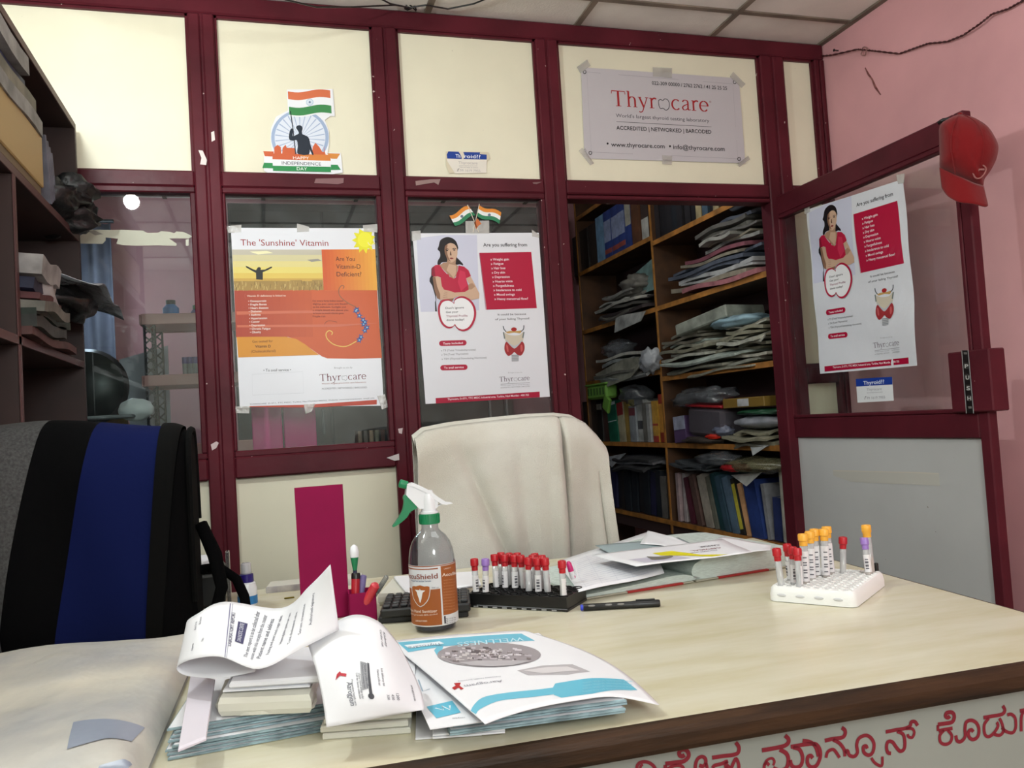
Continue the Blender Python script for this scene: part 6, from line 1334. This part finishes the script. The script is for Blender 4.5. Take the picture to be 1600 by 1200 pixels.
tag(obj('paper_tag', MB().box(tuple(cabh(60,520)+V(.01,0,0)), (.003,.05,.04), .0005, R=RX(.5)), pm((190,190,180))), 'small square white tag hanging by the paper roll', 'tag')
bag(tuple(cabh(95,470)+V(.0,.10,.01)), (.07,.16,.05), bk_bag, 'black bag under the shiny plastic on the left middle shelf', 'bag', 55)
g = MB().slab(lambda u, v: V(XC-.10+.22*v, 2.52+.42*u, 1.605-.05*u*u+.012*math.sin(u*11+v*5)-.03*v*v), 16, 8, .0015); tag(obj('plastic_sheet', g, mat('silver_film', (190,194,202), .18, .5, bump=(30,.9,.01)), None, True), 'shiny silver plastic film sticking out of the left middle shelf', 'plastic')
# ------------------------------------------------------------------ chair with towel
CH = thing('office_chair', 'office chair hidden under a cream towel behind the desk', 'chair', (.66,2.40,0))
chm = mat('charcoal_fabric', (36,36,38), .8)
obj('backrest', MB().box((0,-.055,.86), (.44,.06,.46), .025), chm, CH); obj('seat', MB().box((0,.0,.46), (.46,.44,.08), .03), chm, CH); obj('column', MB().lathe([(.03,.08),(.03,.43)], 14), blackp, CH)
obj('back_bracket', MB().box((0,.0,.58), (.06,.03,.22), .004), blackp, CH)
for k in range(5):
    a = 2*PI*k/5; c_, s_ = math.cos(a), math.sin(a); obj('base_leg', MB().tube([(0,0,.10),(.27*c_,.27*s_,.07)], [.025,.014]), blackp, CH); obj('caster', MB().lathe([(.025,-.012),(.025,.012)], 12, (.27*c_,.27*s_,.026), R=RX(PI/2)), blackp, CH)
tow = mat('cream_terry_towel', (204,202,193), .95, noise_=(4,.12), rgb2=(186,180,167), bump=(420,.5,.004), sheen=.1)
YT = 2.25
top_px = [(645,682),(660,670),(700,662),(760,655),(820,649),(865,647),(890,650),(905,658),(922,676),(934,692)]
TP = [hit(u, v, 1, YT) for u, v in top_px]
def towfn(u, v):
    n = len(TP)-1; x = u*n; i = min(int(x), n-1); f = x-i; t = TP[i]*(1-f)+TP[i+1]*f
    xl = t.x; zt_ = t.z
    if v < .22:     # behind and over the top
        a = (v/.22)*PI*.75+PI*.25; zz = zt_-.035+.035*math.sin(min(a,PI*.98)) if v > .08 else zt_-.03-(.08-v)*3.5; y = YT+.075*math.cos(a)*.9
        y = YT+.035-.075*(v/.22)*.9
        return V(xl, y, zz)
    s_ = (v-.22)/.78; zz = zt_-.001-(zt_-.70)*s_
    spread = 1+.0*s_; xx = xl+(u-.8)*.02*s_+(.022*s_*max(0,u-.75)*4 if u > .75 else 0)*.6*(1-s_*.35)
    fold = .030*math.exp(-((u-.562-.012*s_)/.013)**2)*min(1,s_*4)-.012*math.exp(-((u-.525-.01*s_)/.028)**2)*s_+.016*math.exp(-((u-.22-.16*s_)/.022)**2)*s_+.010*math.exp(-((u-.40-.02*s_)/.03)**2)*s_+.026*math.exp(-((u-.85-.05*s_)/.014)**2)*max(0,s_-.3)*1.5+.008*math.sin(u*9+s_*2)*s_
    return V(xx, YT-.035-.03*math.sin(min(1,s_*6)*PI/2)+fold*2.8+.05*u*0, zz)
tag(obj('towel', MB().slab(towfn, 170, 60, .006), tow, None, True), 'cream terry towel draped over the chair back behind the desk', 'towel')
fl = [hit(u, v, 1, 2.17) for u, v in ((884,656),(908,662),(934,694),(929,716))]; 
tag(obj('towel_corner', MB().slab(quadfn(fl), 8, 8, .006), tow, None, True), 'doubled corner flap of the cream towel at its upper right', 'towel') if False else None
# ------------------------------------------------------------------ backpack on the desk
BP = thing('backpack', 'black backpack with a blue stripe and grey mesh standing on the desk at the left', 'backpack', (-.36,1.80,ZD))
blk = mat('black_nylon', (6,6,7), .95, spec=.06, bump=(120,.3,.002)); blu = mat('royal_blue_nylon', (12,20,62), .95, spec=.08, bump=(120,.3,.002)); msh = mat('grey_mesh', (66,66,66), .85, noise_=(220,.35), bump=(220,.6,.002)); blk2 = mat('black_piping', (9,9,9), .9, spec=.08)
PRF = [(-.115,.004),(-.13,.06),(-.135,.18),(-.125,.30),(-.095,.375),(-.05,.405),(.02,.412),(.08,.40),(.115,.33),(.125,.15),(.12,.004)]
PRc = catmull(PRF, 3)
def bpx(s, t):      # s along x 0..1, t along the profile (0 bottom front .. 1 bottom back)
    y, z = PRc[min(int(t*(len(PRc)-1)), len(PRc)-1)]
    q = max(0, s-.90)/.10; sh = 1-.45*q*q; q2 = max(0,.06-s)/.06
    x = -.18+.395*s; return V(x, .0+(y-0)*sh+.008*math.sin(s*14+z*9), z*(1-.05*q*q)+.012*math.sin(s*5)*z/.4)
n_ = len(PRc)-1
def strip(name, f0, f1, m, off=0, t1=1.0, parent=BP, nu=8):
    g = MB(); T_ = int(n_*t1)
    def fn(u, v):
        t = v*t1; z = PRc[min(int(round(t*n_)), n_)][1]/.41; a = f0(z); b = f1(z); p = bpx(a+(b-a)*u, min(1, round(v*T_)/n_)); c = V(p.x, 0, .2); d = (p-c); 
        return p+d.normalized()*off
    g.grid(fn, nu, T_); return obj(name, g, m, parent, True)
xs_ = lambda xw: (xw+.36+.18)/.395
e_a = lambda z: 0.0; e_b = lambda z: xs_(-.475+.075*z); e_c = lambda z: xs_(-.385+.075*z); e_d = lambda z: xs_(-.232+.035*z); e_e = lambda z: xs_(-.205+.045*z); e_f = lambda z: 1.0
strip('front_left_panel', e_a, e_b, msh); strip('front_panel', e_b, e_c, blk); strip('blue_panel', e_c, e_d, blu); strip('piping', e_d, e_e, blk2, .006); strip('side_gusset', e_e, e_f, blk)
g = MB(); rg = [bpx(1.0, i/n_) for i in range(n_+1)]; g.add([tuple(p) for p in rg], [tuple(range(n_+1))]); obj('side_panel', g, blk, BP)
rg = [bpx(0.0, i/n_) for i in range(n_+1)]; g = MB(); g.add([tuple(p) for p in rg], [tuple(range(n_+1))]); obj('side_panel', g, blk, BP)
obj('zip', MB().tube([bpx(.98,i/n_)+V(.006,0,.004) for i in range(3, n_-3)], .006, 6), blk2, BP)
obj('strap', MB().tube([(.225,-.02,.20),(.25,-.05,.14),(.262,-.08,.08),(.245,-.06,.03),(.22,-.02,.012)], [.012,.014,.012,.010,.008], 8), blk, BP, True)
obj('strap', MB().tube([(.20,.04,.10),(.25,.06,.10),(.285,.03,.075),(.30,-.01,.045),(.305,-.04,.01)], .010, 8), blk, BP, True)
obj('mesh_pocket', MB().slab(lambda u, v: bpx(-.0+.17*u+.02, (.02+.20*(v)))+V(0,-.012,0), 6, 8, .003), msh, BP, True)
# ------------------------------------------------------------------ plastic bag on the left
PBm = mat('cloudy_plastic_bag', (206,200,186), .5, noise_=(5,.14), rgb2=(168,168,168), bump=(9,.5,.02), spec=.3)
q_ = [V(-.54,1.015,ZD), V(-.146,.955,ZD), V(-.130,1.59,ZD), V(-.50,1.645,ZD)]
def pb(u, v):
    p = quadfn(q_)(u, v); e = min(u,1-u,v,1-v); k = 1-max(0,.14-e)**2/.14**2
    return p+V(0,0,.008+.034*math.sqrt(max(0,k))+.005*math.sin(u*9+v*4)*k+.004*noise.noise(V(u*6,v*6,1))*k)
def pbl(u, v): p = quadfn(q_)(u, v); return p+V(0,0,.002)
PB = thing('plastic_bag', 'cloudy plastic bag with a blue grey patch lying at the left front of the desk', 'bag', (-.33,1.25,ZD))
m = MB().grid(pb, 36, 36); m.grid(lambda u, v: pbl(u, v), 2, 2); obj('bag_film', m, PBm, PB, True, world=True)
def patch(name, pts, m_, off=.0012):
    bt = BVHTree.FromPolygons([Vector(v) for v in MB().grid(pb, 36, 36).v], MB().grid(pb, 36, 36).f); P = [onz(u, v, .79) for u, v in pts]; f = quadfn(P)
    def fn(u, v):
        p = f(u, v); h_ = bt.ray_cast(V(p.x,p.y,2), V(0,0,-1))[0]; return V(p.x, p.y, (h_.z if h_ else .79)+off)
    obj(name, MB().grid(fn, 14, 10), m_, PB, True, world=True)
patch('blue_patch', [(105,1176),(205,1152),(226,1124),(115,1140)], mat('blue_grey_print', (140,148,164), .35, bump=(7,.5,.01)))
patch('grey_patch', [(140,1199),(196,1190),(206,1176),(155,1186)], MATS['blue_grey_print'])
# ------------------------------------------------------------------ red cap on the door corner
capm = mat('red_cotton_twill', (118,15,19), .9, spec=.2, bump=(90,.4,.002), sheen=.2)
az = YAW+math.atan(715/1294); ex = V(math.cos(az),-math.sin(az),0); ed = V(math.sin(az),math.cos(az),0); cc_ = crop(1400,160,6.0)
XPc = 2.075
C0 = hit(1513, 243, 0, XPc)
def cp(x, y, dpt=0):     # reading of the cap outline on the upright plane through the cap, dpt towards the viewer
    u, v = cc_(x, y); d = _F+_R*((u-800)/FPX)-_U*((v-600)/FPX); t = (C0-CAM).dot(ed)/d.dot(ed); return CAM+d*t-ed*dpt
CP = thing('baseball_cap', 'red baseball cap hung on the upper corner of the open door', 'cap', tuple(cp(600,1000)))
outl = catmull([(410,215),(500,150),(570,118),(640,122),(720,140),(800,180),(870,235),(920,310),(955,385),(960,440),(945,520),(915,590),(880,650),(830,720),(812,790),(730,790),(640,755),(560,715),(480,665),(414,620),(408,500),(405,360)], 3, True)
cen = (640,460)
def dome(u, v):
    i = u*len(outl); a = outl[int(i) % len(outl)]; r = v; x = cen[0]+(a[0]-cen[0])*r; y = cen[1]+(a[1]-cen[1])*r
    dp = .085*math.sqrt(max(0,1-r*r)); 
    dp -= .010*math.exp(-((x-560+(y-300)*.0)/22)**2)*(1 if 250 < y < 560 else .3)*r+.008*math.exp(-((x-800+(y-280)*.25)/25)**2)*r
    return cp(x, y, dp)
def domeb(u, v):
    i = u*len(outl); a = outl[int(i) % len(outl)]; return cp(cen[0]+(a[0]-cen[0])*v, cen[1]+(a[1]-cen[1])*v, .075*math.sqrt(max(0,1-v*v))-.006 if v < 1 else 0)
NN = len(outl); g = MB().grid(dome, NN, 14, closed=True); obj('crown', g, capm, CP, True, world=True); g = MB().grid(domeb, NN, 10, closed=True); obj('lining', g, mat('dark_red_lining', (80,18,18), .9), CP, True, world=True)
seamA = [(414,620,.012),(480,665,.030),(560,715,.045),(640,755,.050),(730,790,.040),(812,795,.012)]; seamB = [(440,820,.03),(500,920,.055),(600,985,.075),(720,1000,.075),(830,1012,.050),(850,985,.03)]
A_ = [cp(x,y,d) for x,y,d in seamA]; B_ = [cp(x,y,d) for x,y,d in seamB]
obj('brim', MB().slab(loftfn(A_, B_), 20, 8, .004), capm, CP, True, world=True)
obj('button', MB().ell(tuple(cp(600,130,.02)), (.008,.008,.006), 10, 6), capm, CP, True, world=True)
obj('strap', MB().tube([cp(395,195,.0),cp(440,172,.005),(cp(500,165,.01))], .006, 6), blackp, CP, True, world=True)
em = [cp(x,y,.055-.00003*(x-700)) for x, y in catmull([(720,690),(735,640),(790,620),(840,650),(830,700),(790,745),(745,745)], 3, True)]
obj('emblem', MB().tube(em+[em[0]], .0022, 6), mat('pale_thread', (150,96,92), .8), CP, world=True); obj('emblem', MB().tube([cp(745,700,.056),cp(780,670,.056),cp(825,668,.052)], .0035, 6), MATS['pale_thread'], CP, world=True)
for pts in ([(600,130),(540,300),(520,480),(560,712)], [(610,130),(760,250),(820,420),(800,600),(760,780)]): obj('seam', MB().tube([cp(x,y,.085*math.sqrt(max(0,1-min(1,(((x-640)/320)**2+((y-460)/345)**2))))+.0005) for x,y in catmull(pts,5)], .0012, 5), capm, CP, world=True)
# ------------------------------------------------------------------ wires, nails, scratch
wr = random.Random(9); wp_ = [(1278,88),(1300,86),(1340,77),(1352,78),(1370,80),(1405,84),(1430,75),(1450,68),(1480,65),(1505,55),(1530,38),(1550,22),(1575,14),(1600,0),(1640,-20)]
offs = [.01,.012,.02,.008,.012,.008,.012,.012,.010,.016,.02,.016,.012,.010,.01]
ws = [hit(u, v, 0, XR-o) for (u, v), o in zip(wp_, offs)]
wire = mat('dark_red_wire', (70,26,28), .5); WR = thing('wire', 'dark twisted wire running along the top of the pink wall', 'wire', tuple(ws[3]))
L_ = []
for i in range(len(ws)-1):
    for k in range(14): L_.append(ws[i].lerp(ws[i+1], k/14))
for ph in (0, PI): obj('strand', MB().tube([p+V(.0022*math.cos(i*.9+ph), 0, .0022*math.sin(i*.9+ph)) for i, p in enumerate(L_)], .0021, 5), wire, WR, world=True)
obj('knot', MB().tube([ws[3]+V(-.006+.004*math.sin(a*3),.016*math.cos(a),.016*math.sin(a)-.006) for a in [k*.6 for k in range(22)]], .0024, 5), mat('pale_cord', (150,110,106), .7), WR, world=True)
w0_ = hit(1310,79,0,XR); tag(obj('nail', MB().lathe([(.0022,0),(.0022,.02),(.006,.021),(.006,.023)], 8, (XR,w0_.y,w0_.z), R=RY(-PI/2)), blackp), 'small dark nail in the pink wall above the twisted wire', 'nail')
sc = [hit(u, v, 0, XR-.0005) for u, v in ((1352,106),(1357,116),(1363,124),(1368,136),(1376,148))]
tag(obj('wall_scratch', MB().tube(sc, [.002,.004,.003,.0045,.002], 5), mat('bare_plaster', (150,96,92), .9, noise_=(60,.5), rgb2=(90,40,40))), 'short diagonal gouge in the pink wall below the wire', 'scratch')
cw = [hit(u, v, 2, 2.648) for u, v in ((560,-20),(610,6),(640,12),(665,8),(700,14),(740,6),(780,-10))]
tag(obj('cable', MB().tube(catmull and [Vector(p) for p in cw], .003, 6), blackp), 'thin black cable running along the ceiling above the partition', 'cable')
# pendant lamp holder above the bulb
LP = thing('ceiling_lamp', 'bare bulb on a white ceiling holder at the upper left', 'lamp', (BULB.x,BULB.y,BULB.z))
obj('holder', MB().lathe([(.02,.038),(.024,.05),(.022,.09),(.04,.11),(.045,CZ-BULB.z-.001)], 20), whitep, LP, AS)

# long slack cable from the ceiling corner knot towards the lamp; its shadow falls across the cream boards
shp = [(648,8,.0),(632,15,.04),(590,30,.10),(555,44,.16),(480,58,.34),(400,57,.42),(335,55,.45),(300,50,.47),(200,30,.50),(145,15,.52),(110,-10,.56),(60,-60,.62)]
cab = []
for u, v, t in shp:
    S = hit(u, v, 1, 2.99); cab.append(S.lerp(BULB, t))
cab.append(BULB+V(.01,.02,.10)); cab2 = []
for i in range(len(cab)-1):
    for k in range(4): cab2.append(cab[i].lerp(cab[i+1], k/4))
tag(obj('lamp_cable', MB().tube(cab2+[cab[-1]], .0028, 6), blackp), 'slack black lamp cable whose shadow crosses the upper cream boards', 'cable')
kn = hit(642,10,1,2.95); tag(obj('cable_knot', MB().tube([kn+V(.022*math.cos(a*1.3),.012*math.sin(a*2.1),.010*math.sin(a*1.7)) for a in [k*.5 for k in range(24)]], .0028, 5), blackp), 'tangled knot of black cable where beam and ceiling meet', 'cable')

# dark cupboard added to darken the store room behind the poster panes
wdk = mat('added_cupboard_dark', (34,28,28), .6, noise_=(4,.3)); WD = thing('added_cupboard', 'tall dark cupboard added to darken the store room behind the posters', 'added_cupboard', (.87,5.3,0))
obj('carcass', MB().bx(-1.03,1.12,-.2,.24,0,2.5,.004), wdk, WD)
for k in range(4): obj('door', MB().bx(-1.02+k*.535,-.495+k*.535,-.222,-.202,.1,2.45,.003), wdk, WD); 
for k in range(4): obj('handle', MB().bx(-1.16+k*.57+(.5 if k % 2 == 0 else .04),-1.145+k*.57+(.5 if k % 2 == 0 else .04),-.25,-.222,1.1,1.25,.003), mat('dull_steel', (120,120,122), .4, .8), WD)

# made-up fittings for the two added fill lights, out of view
TL = thing('ceiling_lamp', 'white tube fitting added for the overhead fill light, out of the picture', 'lamp', (.95,1.22,2.615))
obj('housing', MB().box((0,0,.022), (1.25,.12,.04), .006), whitep, TL); obj('end_cap', MB().box((-.62,0,.006), (.03,.10,.02), .003), blackp, TL); obj('end_cap', MB().box((.62,0,.006), (.03,.10,.02), .003), blackp, TL)
GL = thing('ceiling_lamp', 'hanging holder added for the front fill light, out of the picture', 'lamp', (.45,-1.5,2.27))
obj('holder', MB().lathe([(.05,0),(.06,.03),(.03,.08),(.01,.09)], 16), whitep, GL, AS); obj('cord', MB().tube([(0,0,.09),(0,0,CZ-2.275)], .004, 6), blackp, GL)
